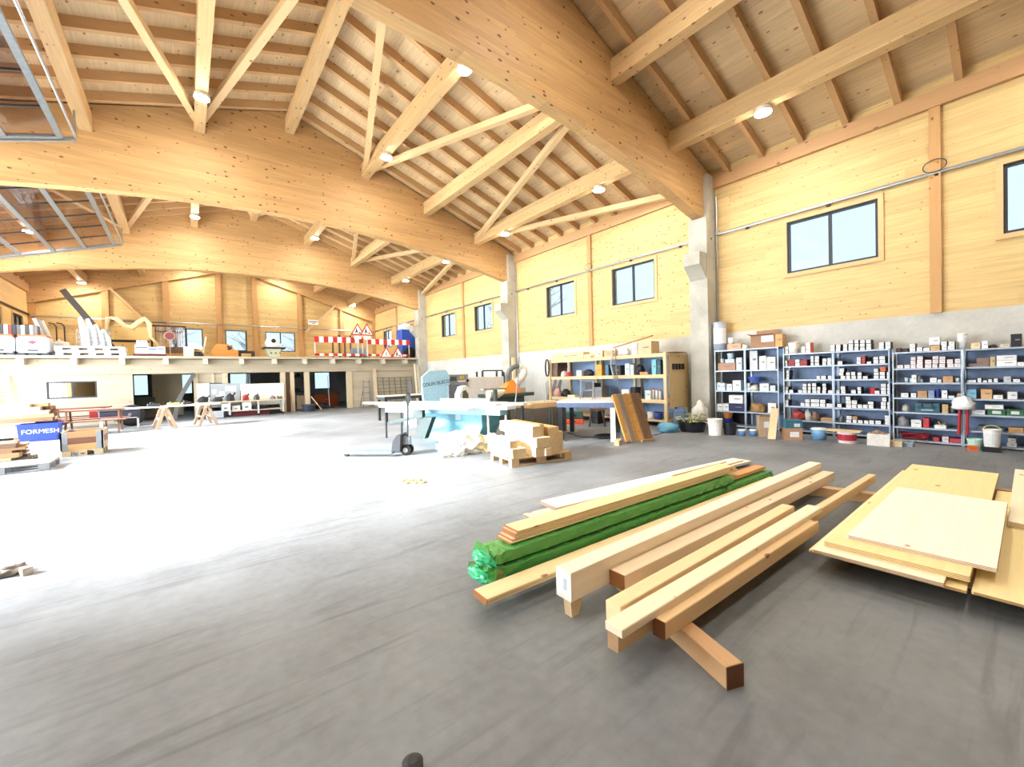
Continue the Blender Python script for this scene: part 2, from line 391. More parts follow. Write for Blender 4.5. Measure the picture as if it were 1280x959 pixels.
for (ax, ay), (bx, by) in (((137, 360), (190, 410)), ((419, 382), (381, 416))):
    a = PY(ax, ay, FAR-.32); b = PY(bx, by, FAR-.32)
    MB().bar(a, b, .12, .3, (0, 1, 0)).build('diagonal_brace', M_brace, wf)
MB().tube([(XL+.1, FAR-.24, 5.13), (W-.1, FAR-.24, 5.13)], .035, 6).build('conduit', M_galv, wf)
t = thing('notice_sign', 'small white notice board with two dark lines fixed on the gable brace', 'sign', PY(391.5, 403, FAR-.55))
MB().box(-.33, .33, -.01, .01, -.17, .17).build('board', plain((240, 240, 238)), t)
MB().box(-.27, .27, -.014, -.0105, .01, .06).box(-.05, .1, -.014, -.0105, -.09, -.05).build('print', plain((70, 74, 84)), t)
MB().box(-.03, .03, .01, .2, -.05, .05).build('bracket', M_darkm, t)

# ---- columns
def column(Y, lab):
    t = thing('concrete_column', lab, 'column', (W, Y, 0), kind='structure')
    mb = MB().box(-.5, 0, 0, .5, 0, 5.6).box(-.4, 0, 0, .12, 5.6, 6.75).box(-.4, 0, .4, .5, 5.6, 6.75)
    mb.build('shaft', M_col, t)
    MB().prism([(-.5, 3.95), (-.5, 4.62), (-.86, 4.62), (-.86, 4.3)], .02, .46).build('corbel', M_col, t)
    MB().tube([(-.25, -.004, 5.05), (-.25, .01, 5.05)], .03, 10).build('anchor_hole', M_black, t)
    MB().tube([(-.04, -.05, .05), (-.04, -.05, 6.2)], .02, 6).build('conduit', M_galv, t)
column(FR[2], 'concrete column with corbel beside the hardware shelves'); column(FR[3], 'concrete column with corbel behind the orange extraction hood'); column(FR[4], 'concrete column with corbel where the gallery deck ends')
for Y in FR[1:2]: column(Y, 'concrete column with corbel farthest from the gallery')

# ---- glulam frames
def arch(x): return max(6.58-.0145*(x-RX)**2, 5.62)
def frame(Y, lab):
    xs = [XL+.02+(W-.12-XL)*i/48 for i in range(49)]
    poly = [(x, arch(x)) for x in xs] + [(W-.1, zr(W)+.16), (RX, zr(RX)+.2), (XL+.02, zr(XL)+.16)]
    o = MB().prism(poly, -.14, .14).build('roof_beam', M_beam, loc=(0, Y+.26, 0))
    tag(o, lab, 'beam', kind='structure')
frame(FR[1], 'arched glulam roof beam farthest from the gallery')
frame(FR[2], 'arched glulam roof beam resting on the column beside the hardware shelves')
frame(FR[3], 'arched glulam roof beam resting on the column behind the extraction hood')
frame(FR[4], 'arched glulam roof beam over the gallery edge')

# ---- roof
rf = thing('ceiling', 'pitched timber roof with rafters, purlins and zigzag braces', 'ceiling', (0, 0, 0), kind='structure')
PXS = [RX-6.7, RX-4.42, RX-2.22, RX+.0, RX+2.28, RX+4.55, RX+6.77]
B4 = [(FR[0], FR[1])] + BAYS
RD = .22
def slope_box(mb, x0, x1, y0, y1, d0, d1):
    mb.prism([(x0, zr(x0)+d0), (x1, zr(x1)+d0), (x1, zr(x1)+d1), (x0, zr(x0)+d1)], y0, y1)
for (b0, b1) in B4:
    for x0, x1 in ((XL-.3, RX), (RX, W+.3)):
        mb = MB(); slope_box(mb, x0, x1, b0, b1, RD, RD+.15); mb.build('deck_panel', M_deck, rf)
rm = []
for x0, x1 in ((XL, RX), (RX, W)):
    mb = MB(); slope_box(mb, x0, x1, -.055, .055, 0, RD); o_ = mb.build('rafter', M_rafter, rf); rm.append(o_)
first = True
for (b0, b1) in BAYS:
    n = 10
    for i in range(n):
        y = b1-.36-i*.832
        if y < b0+.45: continue
        for k in (0, 1):
            if first and i == 0: rm[k].location.y = y
            else: link('rafter', rm[k].data, rf, (0, y, 0))
    first = False
for (b0, b1) in BAYS:
    for x in PXS:
        d = .46
        y0 = b0+.4; y1 = b1+.12 if b1 < FAR else FAR-.2
        MB().box(x-.12, x+.12, y0, y1, zr(x)-d, zr(x)-.01).build('purlin', M_purlin, rf)
def pz(x, d): return zr(x)-d
def brace(i, Ya, j, Yb):
    xa = PXS[i] if 0 <= i < 7 else (W-.15); xb = PXS[j] if 0 <= j < 7 else (W-.15)
    a = Vector((xa, Ya, zr(xa)-.22)); b = Vector((xb, Yb, zr(xb)-.22)); v = (b-a).normalized()
    o = MB().bar(Vector((-(b-a).length/2+.12, 0, 0)), Vector(((b-a).length/2-.12, 0, 0)), .16, .16).build('brace', M_brace, rf)
    o.matrix_local = Matrix.Translation((a+b)/2) @ v.to_track_quat('X', 'Z').to_matrix().to_4x4()
YA, YB2, YC = FR[2]+.45, FR[3], FR[4]
for i in (2, 4, 6, 0):
    for j in (i-1, i+1):
        if j < 0: continue
        brace(i, FR[3]+.1, j, FR[2]+.45)          # bay A-B : odd nodes at B
        brace(i, FR[3]+.42, j, FR[4]+.1)          # bay B-C : back to even nodes at C

# ---- lamps
lmp = None
k = 0
for i in (0, 2, 4, 6):
    for y in (-.95, 3.42, 7.72, 12.17, 16.6, 21.0, 25.4, 29.95):
        x = PXS[i]; z = zr(x)-.46
        row = {0: 'purlin over the doors', 2: 'purlin between doors and ridge', 4: 'purlin between ridge and shelves', 6: 'purlin over the shelves'}[i]
        bay = {-.95: 'farthest from the gallery', 3.42: 'just outside the hardware-shelf arch', 7.72: 'just inside the hardware-shelf arch', 12.17: 'just outside the middle arch', 16.6: 'just inside the middle arch', 21.0: 'just outside the gallery arch', 25.4: 'just inside the gallery arch', 29.95: 'close to the gable wall'}[y]
        end = 'lit round lamp on the %s, %s' % (row, bay)
        if lmp is None:
            lmp = thing('ceiling_lamp', end, 'lamp', (x, y, z), group='round lamps under the purlins')
            MB().lathe([(.13, 0), (.15, -.02), (.16, -.09), (.155, -.1)], n=20).build('housing', plain((235, 235, 230)), lmp)
            MB().lathe([(.15, -.1), (.15, -.112), (.1, -.125), (.02, -.13)], n=20).build('diffuser', M_lamp, lmp)
        else: copytree(lmp, (x, y, z), 0, end)

# ---- open overhead doors
def door(n, y0, y1, lab):
    t = thing('door_%d' % n, lab, 'door', (0, 0, 0), kind='structure')
    xa, xb = -5.95, -1.95
    def dz(x): return 6.93+.32*(x+2.05)
    mal = plain((150, 158, 164), .35, .6)
    sec = [xa+(xb-xa)*i/5 for i in range(6)]
    def pr(mb, x0, x1, a, b, e0, e1): mb.prism([(x0, dz(x0)+e0), (x1, dz(x1)+e0), (x1, dz(x1)+e1), (x0, dz(x0)+e1)], a, b)
    for x in sec:
        mb = MB(); pr(mb, x-.05, x+.05, y0, y1, -.03, .03); mb.build('rail', mal, t)
    for y in (y0+.03, y1-.03):
        mb = MB(); pr(mb, xa, xb, y-.05, y+.05, -.035, .035); mb.build('stile', mal, t)
    ny = 6
    gm = MATS.get('doorglass')
    for i in range(5):
        for j in range(ny):
            a = y0+.08+(y1-y0-.16)*j/ny; b = y0+.08+(y1-y0-.16)*(j+1)/ny
            mb = MB(); pr(mb, sec[i]+.05, sec[i+1]-.05, a+.012, b-.012, -.006, .006); mb.build('pane', M_doorglass, t)
            if j:
                mb = MB(); pr(mb, sec[i]+.05, sec[i+1]-.05, a-.014, a+.014, -.02, .02); mb.build('glazing_bar', M_darkm, t)
    x2 = -1.72
    mb = MB(); pr(mb, xa, x2, y1+.06, y1+.12, -.06, .04); mb.build('track', M_galv, t)
    mb = MB(); pr(mb, xa, x2, y0-.12, y0-.06, -.06, .04); mb.build('track', M_galv, t)
    MB().tube([(x2, y0-.1, dz(x2)+.02), (x2, y1+.1, dz(x2)+.02)], .025, 8).build('end_tube', M_galv, t)
    for y in (y0-.09, y1+.09): MB().box(x2-.03, x2+.01, y-.03, y+.03, dz(x2), zr(x2)-.05).build('hanger', M_galv, t)
M_doorglass = glass('door_acrylic', (240, 234, 236), .95, .12)
door(1, 5.95, 13.1, 'glazed overhead door parked open under the roof, on the hardware-shelf side of the middle arch')
door(2, 14.6, 21.85, 'glazed overhead door parked open under the roof, between middle and gallery arch')

# ---- gallery (mezzanine)
mz = thing('gallery_deck', 'timber gallery deck with projecting white joist ends and front beam', 'deck', (0, 0, 0), kind='structure')
DZ = 2.74
MB().box(XL, W-.4, 22.7, FAR, DZ-.1, DZ).build('deck_slab', M_pale_x, mz)
j0 = MB().box(-.09, .09, 0, 7.9, DZ-.34, DZ-.1).build('joist', M_pale_y, mz, loc=(-4.66, 22.75, 0))
for k in range(1, 12): link('joist', j0.data, mz, (-4.66+1.35*k, 22.75, 0))
MB().box(XL, W-.1, 23.15, 23.4, 2.0, DZ-.12).build('front_beam', M_pale_x, mz)
def pxx(px, Y=23.2, py=480): return PY(px, py, Y).x
gwl = thing('wall_gallery', 'pale timber wall and posts under the gallery', 'wall', (0, 0, 0), kind='structure')
wx0, wx1 = pxx(58), pxx(121)
mb = MB(); z0, z1 = PY(90, 498, 23.2).z, PY(90, 477, 23.2).z
x1 = pxx(166)
mb.box(XL, wx0, 23.2, 23.35, 0, 2.0).box(wx1, x1, 23.2, 23.35, 0, 2.0).box(wx0, wx1, 23.2, 23.35, 0, z0).box(wx0, wx1, 23.2, 23.35, z1, 2.0)
mb.build('timber_panel', M_pale_x, gwl)
make_window(((wx0+wx1)/2, 23.2, z0), 0, wx1-wx0, z1-z0, 'interior window in the pale timber wall under the gallery', True, glass('inner_glass', (220, 226, 214), .75, .2), False)
for a, b in ((242, 247.5), (351, 357), (363, 368), (381, 387), (434, 440)):
    MB().box(pxx(a), pxx(b), 23.18, 23.4, 0, 2.0).build('timber_post', M_pale_z, gwl)
MB().box(pxx(440), W-.1, 23.22, 23.34, 0, 2.0).build('timber_panel', M_pale_x, gwl)
MB().box(pxx(357), pxx(363), 23.25, 23.3, 0.02, 2.0).build('brown_panel', plain((84, 62, 52)), gwl)
MB().box(pxx(247.5), pxx(285), 23.26, 23.3, 1.55, 2.0).build('timber_panel', M_pale_x, gwl)
MB().box(pxx(265), pxx(268), 23.2, 23.3, 1.55, 2.0).build('stud', M_pale_z, gwl)
MB().box(pxx(278), pxx(285), 23.2, 23.3, 1.0, 2.0).build('stud', M_pale_z, gwl)
MB().box(pxx(170, 26.5), pxx(193, 26.5), 26.4, 26.5, 0, .95).build('half_wall', M_greyw, gwl)
MB().box(pxx(190, 26.5), pxx(228, 26.5), 26.52, 26.6, 0, 2.4).build('timber_panel', M_pale_z, gwl)
MB().box(pxx(370, 25), pxx(382, 25), 24.9, 25, 0, .75).build('half_panel', M_pale_z, gwl)

# ================================================================ FOREGROUND TIMBER
def lumber(name, label, cat, ends, zb, zt, wdt, c, group=None, knots=.35, endc=None, dark=(140, 92, 50)):
    """ends = ((x0, y0), (x1, y1)) centre line in plan"""
    a = Vector((*ends[0], 0)); b = Vector((*ends[1], 0)); L_ = (b-a).length; ang = math.atan2(b.y-a.y, b.x-a.x)
    mb = MB().box(-L_/2, L_/2, -wdt/2, wdt/2, 0, zt-zb, .004)
    o = mb.build(name, wood(c, 'x', None, .1, knots, dark), loc=((a.x+b.x)/2, (a.y+b.y)/2, zb)); o.rotation_euler.z = ang
    tag(o, label, cat, group)
    if endc:
        e = MB().box(-L_/2-.003, -L_/2, -wdt/2, wdt/2, 0, zt-zb).build('end_grain', plain(endc), o)
    return o
SK = .11
lumber('skid_timber', 'short brown timber skid sticking out from under the beams', 'timber', ((1.985, .87), (2.62, 2.45)), 0, SK, .1, (196, 156, 112), endc=(110, 70, 44))
lumber('skid_timber', 'timber skid under the far ends of the beams', 'timber', ((5.87, 1.05), (5.62, 2.6)), 0, SK, .12, (206, 170, 124))
T1 = lumber('squared_beam', 'thick planed pale beam with labelled end, largest of the timber lying on skids', 'beam', ((1.8, 1.805), (6.3, 1.72)), SK, .29, .13, (246, 232, 208), knots=.1, endc=(250, 246, 236))
MB().box(-2.256, -2.2535, -.028, -.002, .06, .13).build('end_label', plain((190, 205, 215)), T1)
lumber('squared_beam', 'medium pale beam lying directly beside the thick planed beam', 'beam', ((2.15, 1.67), (6.22, 1.56)), SK, .21, .12, (244, 222, 190), knots=.2, endc=(170, 116, 72))
lumber('squared_beam', 'yellowish slim beam between the medium beam and the stacked whitish board', 'beam', ((1.78, 1.415), (4.3, 1.385)), SK, .25, .1, (242, 214, 166), knots=.2)
lumber('squared_beam', 'long slim beam under the whitish board, reaching past the others', 'beam', ((1.64, 1.305), (6.45, 1.19)), SK, .2, .068, (238, 206, 160), knots=.25, endc=(176, 140, 100))
lumber('board', 'whitish board lying on top of the long slim beam', 'board', ((1.63, 1.295), (4.45, 1.225)), .2, .245, .11, (248, 230, 198), knots=.25)
lumber('squared_beam', 'slim square beam with dark end beside the stacked whitish board', 'beam', ((1.9, 1.212), (4.15, 1.15)), SK, .205, .072, (236, 202, 152), knots=.3, endc=(120, 76, 44))
for k in range(2):
    lumber('plank', ['yellow pine plank under its twin beside the green bundle', 'yellow pine plank on top of its twin beside the green bundle'][k], 'plank', ((1.39, 2.13-.005*k), (5.7, 1.96)), SK+.022*k, SK+.022*k+.021, .155, (244, 218, 168), knots=.3, endc=(176, 112, 62))
# wedge under the thick beam
o = MB().prism([(-.04, 0), (.02, 0), (.06, .1), (-.05, .1)], -.03, .03, 'xz').build('wood_offcut', wood((232, 206, 164), 'z'), loc=(1.86, 1.79, 0)); tag(o, 'pale splintered wood offcut wedged under the thick beam end', 'offcut')
# green strapped bundles
def gbundle(label, x0, x1, ya, yb, zb, n, wdt, seed):
    a = Vector((x0, ya, 0)); b = Vector((x1, yb, 0)); L_ = (b-a).length; ang = math.atan2(b.y-a.y, b.x-a.x)
    t = thing('wrapped_bundle', label, 'bundle', ((x0+x1)/2, (ya+yb)/2, zb), ang, 'boards wrapped in green film')
    for k in range(n):
        MB().box(-L_/2+.03, L_/2-.02, -wdt/2, wdt/2, k*.024, k*.024+.021).build('board', wood((150, 160, 84), 'x', None, .1, .2), t)
    h = n*.024
    # crinkled film sleeve round the boards
    mb = MB(); rng = random.Random(seed); nx = 150
    prof = [(-1, 0), (-1.03, .5), (-1, 1.05), (-.5, 1.08), (0, 1.06), (.5, 1.08), (1, 1.05), (1.03, .5), (1, 0)]
    rows = []
    for i in range(nx+1):
        u = i/nx; x = -L_/2+L_*u; row = []
        fl = 1+1.1*max(0, .03-u)/.03
        for (py_, pz_) in prof:
            j = noise.noise(Vector((x*14, py_*3+seed, pz_*3)))*.010
            row.append(mb.bm.verts.new((x+j-.03*(fl-1), py_*(wdt/2+.006)+j*1.0+(fl-1)*.03*rng.uniform(-1, 1), max(.001, pz_*h+j*.8+(fl-1)*.03*rng.uniform(-1, 1)))))
        rows.append(row)
    for r1, r2 in zip(rows, rows[1:]):
        for k in range(len(prof)-1): mb.bm.faces.new((r1[k], r1[k+1], r2[k+1], r2[k]))
    mb.build('film', M_film, t)
    for q in (0, .99):
        mb = MB().blob((-L_/2-.02 if q == 0 else L_/2+.0, 0, 0), (.06, wdt*.55, h*.62), seed+q*5, .3, 3.0, 3); mb.build('film_tail', M_filmtail, t)
M_film, nt_, b_ = nodes('green_film'); b_.inputs['Base Color'].default_value = srgb((84, 176, 88)); b_.inputs['Roughness'].default_value = .25; b_.inputs['Alpha'].default_value = .72
M_filmtail, nt_, b_ = nodes('green_film_tail'); b_.inputs['Base Color'].default_value = srgb((60, 188, 130)); b_.inputs['Roughness'].default_value = .2
gbundle('lower bundle of boards wrapped in green film on the skids', 1.58, 5.9, 2.37, 2.2, SK, 3, .24, 2)
gbundle('upper bundle of boards wrapped in green film under brown boards', 1.62, 4.9, 2.385, 2.245, SK+.098, 3, .22, 5)
for k in range(5):
    lumber('thin_board', 'thin brown-edged board in the stack on the green bundle, %s' % ['lowest', 'second from below', 'middle', 'second from above', 'topmost'][k], 'board', ((1.84+[-.05, -.03, .0, .0, .02][k], 2.40+.004*(k % 2)), (5.15-.03*k, 2.26)), .294+k*.0165, .294+k*.0165+.015, .17, (242, 212, 164), 'thin boards stacked on the green bundle', .3, (168, 104, 56))
for k in range(2):
    lumber('thin_board', ['short brown board lying on the far end of the lower green bundle', 'short brown board on top of another at the bundle end'][k], 'board', ((4.98, 2.23), (5.85, 2.2)), .205+k*.02, .223+k*.02, .13, (206, 150, 92))
lumber('wide_plank', 'wide whitish plank flat on the floor behind the brown board stack', 'plank', ((3.1, 3.32), (6.9, 2.86)), .035, .075, .3, (244, 230, 206), knots=.1, endc=(120, 100, 84))
lumber('wide_plank', 'weathered grey-ended plank under the wide whitish plank', 'plank', ((2.75, 3.24), (6.4, 2.83)), 0, .034, .24, (196, 178, 152), knots=.2, endc=(110, 96, 84))
for k in range(2):
    lumber('lath', ['thin brown lath lying across the wide whitish plank', 'second thin lath beside it on the wide whitish plank'][k], 'lath', ((5.15+.35*k, 3.04-.14*k), (6.5+.25*k, 2.93-.14*k)), .0755, .09, .03, (214, 170, 112))

# sheets of plywood
def sheet(label, x0, x1, y0, y1, z, th, c, group='plywood sheets stacked on skids'):
    o = MB().box(-(x1-x0)/2, (x1-x0)/2, -(y1-y0)/2, (y1-y0)/2, 0, th-.001, .002).build('plywood_sheet', wood(c, 'x', None, .1, .12, (190, 150, 96)), loc=((x0+x1)/2, (y0+y1)/2, z))
    e = MB()
    for k in range(1, 4): e.box(-(x1-x0)/2-.0015, (x1-x0)/2, -(y1-y0)/2-.0015, (y1-y0)/2-.01, th*(k/4)-.0016, th*(k/4)+.0016)
    e.build('edge_plies', plain((176, 122, 70)), o)
    return tag(o, label, 'sheet', group)
for k, (x, y0, y1) in enumerate(((4.1, -1.4, 1.0), (5.4, -1.4, .95), (6.9, -1.4, .95))):
    lumber('skid_timber', 'timber skid under the %s of the plywood stack' % ['near edge', 'middle', 'far edge'][k], 'timber', ((x, y0), (x, y1)), 0, .13, .1, (190, 152, 108))
YEL = (248, 226, 166); PAL = (250, 238, 208)
sheet('lowest yellow plywood sheet of the stack, its corner showing beside the board', 3.6, 7.2, .24, 1.03, .13, .02, YEL)
sheet('narrow whitish ply sheet with its long front edge showing, second from below', 3.56, 6.9, .33, 1.0, .15, .025, PAL)
sheet('long yellow ply sheet reaching furthest under the short top sheet', 3.68, 7.37, .23, .96, .175, .04, YEL)
sheet('top whitish ply sheet of the stack, the shortest and uppermost one', 3.85, 5.75, .13, .86, .215, .03, (253, 246, 228))
sheet('yellow plywood sheet lying beside the main stack at its lowest level', 3.62, 6.7, -1.2, .222, .13, .02, YEL)
sheet('thick pale ply panel lying on the neighbouring yellow sheet', 5.25, 7.9, -1.15, .12, .15, .05, PAL)
sheet('whitish ply strip lying on the yellow sheet beside the main stack', 3.7, 5.2, -1.15, -.02, .15, .018, (246, 228, 190))

# ================================================================ RIGHT SIDE SHELVES
XF = 10.97
Mrack = plain((176, 190, 206), .45, .3)
Mback = plain((120, 140, 172), .6)
def rack_unit(label, ya, yb, top, levels, back=True, backm=None, openback=False):
    t = thing('shelf_unit', label, 'shelf', (XF, (ya+yb)/2, 0), group=None)
    h = (ya-yb)/2
    for sx in (0, .38):
        for sy in (-1, 1):
            MB().box(sx, sx+.035, sy*h-(.018 if sy > 0 else 0)-.0, sy*h+(.018 if sy < 0 else 0), 0, top).build('upright', Mrack, t)
    for z in levels:
        MB().box(0.002, .413, -h+.019, h-.019, z-.028, z).build('shelf_board', Mrack, t)
    if back: MB().box(.416, .42, -h, h, .05, top).build('back_panel', backm or Mback, t)
    return t
U12 = [.08, .44, .97, 1.49, 2.02]
U34 = [.08, .31, .63, .93, 1.24, 1.55, 1.84]
U56 = [.05, .30, .59, .87, 1.16, 1.44, 1.76]
Mdark = plain((30, 32, 40), .7)
rack_unit('dark metal shelf unit right beside the concrete column', 5.19, 4.445, 2.03, U12, True, Mdark)
rack_unit('metal shelf unit with the open cardboard box on top', 4.44, 3.70, 2.03, U12)
rack_unit('metal shelf unit with many white cartons and the round white drum on top', 3.60, 2.655, 1.85, U34)
rack_unit('metal shelf unit with the tall rows of white cartons on top', 2.65, 1.74, 1.85, U34)
rack_unit('metal shelf unit holding the teal tool case', 1.70, .765, 1.77, U56)
rack_unit('metal shelf unit holding the two green crates', .76, -.30, 1.77, U56)
_bm = {}
def carton(x, y0, y1, z0, z1, c, label, cat='carton', group=None, depth=.24, front=(246, 246, 244), side=None, name='carton'):
    wd, h = y1-y0, z1-z0
    key = (round(wd, 2), round(h, 2), round(depth, 2))
    t = thing(name, label, cat, (x, (y0+y1)/2, z0), group=group)
    if key not in _bm:
        k = key
        b = MB().box(.002, k[2], -k[0]/2, k[0]/2, 0, k[1]); b_ = bpy.data.meshes.new('carton_body'); bmesh.ops.recalc_face_normals(b.bm, faces=b.bm.faces); b.bm.to_mesh(b_); b.bm.free(); b_.materials.append(M_black)
        f = MB().box(0, .002, -k[0]/2+.004, k[0]/2-.004, .004, k[1]-.004); f_ = bpy.data.meshes.new('carton_label'); bmesh.ops.recalc_face_normals(f.bm, faces=f.bm.faces); f.bm.to_mesh(f_); f.bm.free(); f_.materials.append(M_black)
        p = MB().box(-.0015, .0, -k[0]*.32, k[0]*.1, k[1]*.5, k[1]*.6); p_ = bpy.data.meshes.new('carton_print'); bmesh.ops.recalc_face_normals(p.bm, faces=p.bm.faces); p.bm.to_mesh(p_); p.bm.free(); p_.materials.append(plain((120, 124, 130)))
        _bm[key] = (b_, f_, p_)
    b_, f_, p_ = _bm[key]
    for nm, me, cc in (('body', b_, c), ('front_label', f_, front)):
        o = link(nm, me, t)
        o.material_slots[0].link = 'OBJECT'; o.material_slots[0].material = plain(cc)
        if nm == 'front_label': link('print', p_, o)
    return t
def tub(x, y, z, r, h, c, label, cat='bucket', taper=.85, lid=None, handle=None, band=None, name='bucket', group=None, n=18):
    t = thing(name, label, cat, (x, y, z), group=group)
    if lid: MB().lathe([(r*taper, 0), (r, h)], n=n).build('body', plain(c, .45), t, True); MB().lathe([(r*1.04, h-.02), (r*1.05, h+.005), (r*.9, h+.015)], n=n).build('lid', plain(lid, .4), t)
    else: MB().lathe([(r*taper, 0), (r, h-.02), (r*1.06, h-.02), (r*1.06, h), (r*.95, h), (r*taper*.93, .02)], n=n).build('body', plain(c, .45), t)
    if handle:
        pts = [(0, r*1.05*math.cos(a), h-.03+r*.9*math.sin(a)) for a in [PI*i/12 for i in range(13)]]
        MB().tube(pts, .006, 6).build('handle', plain(handle), t)
    if band: MB().lathe([(r*(taper+(1-taper)*.3)*1.012, h*.25), (r*(taper+(1-taper)*.8)*1.012, h*.8)], n=n).build('paper_band', plain(band), t)
    return t
def bag(x, y, z, sx, sy, sz, c, label, cat='bag', seed=1, name='bag', amp=.35, rough=.5, group=None):
    o = MB().blob((0, 0, 0), (sx, sy, sz/1.55), seed, amp, 2.2, 3).build(name, plain(c, rough), smooth=True, loc=(x, y, z)); return tag(o, label, cat, group)
WH = (238, 240, 242); KR = (188, 150, 108); DK = (62, 60, 62); RD = (170, 48, 44); OR = (226, 110, 60)
ORD = {1: 'second', 2: 'third', 3: 'fourth', 4: 'fifth', 5: 'lowest used', 6: 'bottom', 0: 'top'}
cnt = {}
def row(Z, lev, rects, unit, shelfname, c=DK, front=WH, label=None, cat='carton', depth=.24, names='carton'):
    """rects in zoom pixels (x0,y0,x1,y1); columns stand on the shelf board 'lev', upper ones on those below"""
    cols = {}
    R_ = []
    for (a, b, c2, d) in rects:
        y1 = PX(Z[0]+a/Z[2], 480, XF+.02).y; y0 = PX(Z[0]+c2/Z[2], 480, XF+.02).y
        hh = PX(Z[0]+a/Z[2], Z[1]+b/Z[2], XF+.02).z-PX(Z[0]+a/Z[2], Z[1]+d/Z[2], XF+.02).z
        R_.append([y0, y1, hh, d])
    R_.sort(key=lambda r: -r[3])
    done = []
    for y0, y1, hh, d in R_:
        z = lev
        for (q0, q1, qz) in done:
            if min(y1, q1)-max(y0, q0) > .25*(y1-y0): z = max(z, qz)
        # keep clear of the neighbour in the same layer
        for (q0, q1, qz) in done:
            if qz > z+.002:
                if q0 < y0 < q1: y0 = q1+.001
                if q0 < y1 < q1: y1 = q0-.001
        done.append((y0, y1, z+hh+.0005))
        carton(XF+.04+random.uniform(0, .025), y0, y1, z+.001, z+hh, c, label or 'small white-fronted carton %s' % shelfname, cat, 'cartons '+shelfname if not label else label+' set', depth, front, name=names)
Z3 = (975, 420, 8.828); Z4 = (975, 490, 8.828); Z5 = (1110, 410, 11.99); Z6 = (1110, 485, 10.66); Z7 = (1195, 405, 11.28); Z8 = (1190, 485, 10.66); Z1 = (885, 395, 11.99); Z2 = (885, 470, 11.28)
u3, u4, u5, u6 = 'on the unit with the white drum', 'on the unit next to the teal-case unit', 'on the unit with the teal case', 'on the unit with green crates'
row(Z3, U34[6], [(60, 105, 90, 145), (60, 150, 90, 195), (235, 105, 280, 140), (235, 145, 280, 185)], 3, 'on the top of the unit with the white drum')
row(Z3, U34[6], [(285, 60, 335, 95), (285, 100, 335, 140), (285, 145, 335, 185)], 3, '', OR, WH, 'orange-sided carton with white front in a pile on the unit with the drum')
row(Z3, U34[6], [(555, 90, 605, 125), (555, 130, 605, 170), (615, 85, 668, 125), (615, 130, 668, 165), (695, 70, 742, 105), (695, 110, 742, 150), (755, 25, 810, 62), (755, 66, 810, 105), (755, 110, 810, 150), (820, 20, 868, 60), (820, 66, 868, 105), (820, 110, 868, 148), (882, 20, 938, 60), (882, 66, 938, 105), (882, 110, 938, 145), (950, 10, 1003, 50), (950, 60, 1003, 95), (950, 105, 1003, 142), (1090, 45, 1148, 85), (1090, 95, 1148, 132), (1163, 45, 1220, 85), (1163, 92, 1220, 130)], 4, 'in the tall rows on top of the middle metal unit')
row(Z3, U34[5], [(55, 255, 80, 290), (55, 295, 80, 325), (165, 250, 215, 290), (165, 292, 215, 327), (335, 205, 372, 245), (335, 250, 372, 283), (335, 286, 372, 318), (380, 205, 430, 245), (380, 250, 430, 283), (380, 286, 430, 318), (465, 210, 515, 250), (465, 255, 505, 290), (520, 230, 563, 270), (520, 275, 563, 315)], 3, 'on the uppermost inner shelf below the white drum')
row(Z3, U34[5], [(88, 255, 155, 325), (220, 255, 295, 325)], 3, '', RD, (150, 52, 48), 'plain dark red carton on the shelf below the white drum')
row(Z3, U34[5], [(635, 270, 685, 310), (840, 215, 890, 260), (840, 265, 890, 302), (955, 265, 1005, 295), (1025, 210, 1085, 245), (1025, 255, 1085, 298), (1095, 210, 1158, 250), (1095, 255, 1158, 298)], 4, 'on the uppermost inner shelf under the tall carton rows')
row(Z3, U34[5], [(897, 210, 935, 300)], 4, '', RD, (160, 60, 56), 'upright red carton on the shelf under the tall carton rows')
row(Z3, U34[4], [(65, 365, 98, 400), (65, 405, 98, 440), (65, 445, 98, 478), (400, 430, 440, 470), (450, 430, 502, 472), (520, 430, 565, 470)], 3, 'on the mostly empty shelf of the white-drum unit')
row(Z3, U34[4], [(655, 345, 705, 385), (645, 390, 698, 430), (665, 430, 718, 468), (722, 395, 770, 430), (722, 432, 770, 470), (780, 380, 830, 425), (780, 430, 835, 468), (850, 390, 895, 425), (850, 428, 895, 465), (910, 430, 965, 465), (1030, 345, 1082, 382), (1030, 385, 1085, 420), (1030, 425, 1085, 465), (1095, 380, 1155, 420), (1095, 425, 1155, 465), (1172, 385, 1205, 425), (1172, 428, 1205, 465)], 4, 'on the shelf with the orange carton in the middle unit')
row(Z3, U34[4]+.155, [(1100, 325, 1160, 370)], 4, '', OR, OR, 'bright orange carton on top of a white pile in the middle unit')
row(Z3, U34[3], [(50, 550, 85, 585), (50, 590, 85, 625), (95, 590, 140, 625), (240, 510, 288, 545), (240, 547, 288, 582), (195, 590, 240, 625), (245, 590, 290, 625), (300, 505, 335, 540), (300, 545, 335, 582), (300, 590, 335, 625), (348, 505, 395, 545), (348, 548, 395, 585), (348, 590, 395, 625), (402, 545, 440, 582), (402, 590, 440, 625), (460, 505, 505, 540), (460, 545, 505, 582), (460, 590, 502, 625), (525, 590, 572, 625)], 3, 'in the fullest shelf of the white-drum unit')
row(Z3, U34[3], [(612, 590, 652, 632), (665, 545, 715, 585), (665, 590, 715, 630), (780, 590, 832, 630), (848, 545, 888, 580), (848, 590, 892, 628), (1040, 590, 1095, 630), (1108, 505, 1165, 545), (1108, 550, 1165, 590), (1108, 592, 1165, 630), (1178, 508, 1207, 545), (1178, 550, 1207, 588), (1178, 592, 1207, 630)], 4, 'on the shelf with the red bin in the middle unit')
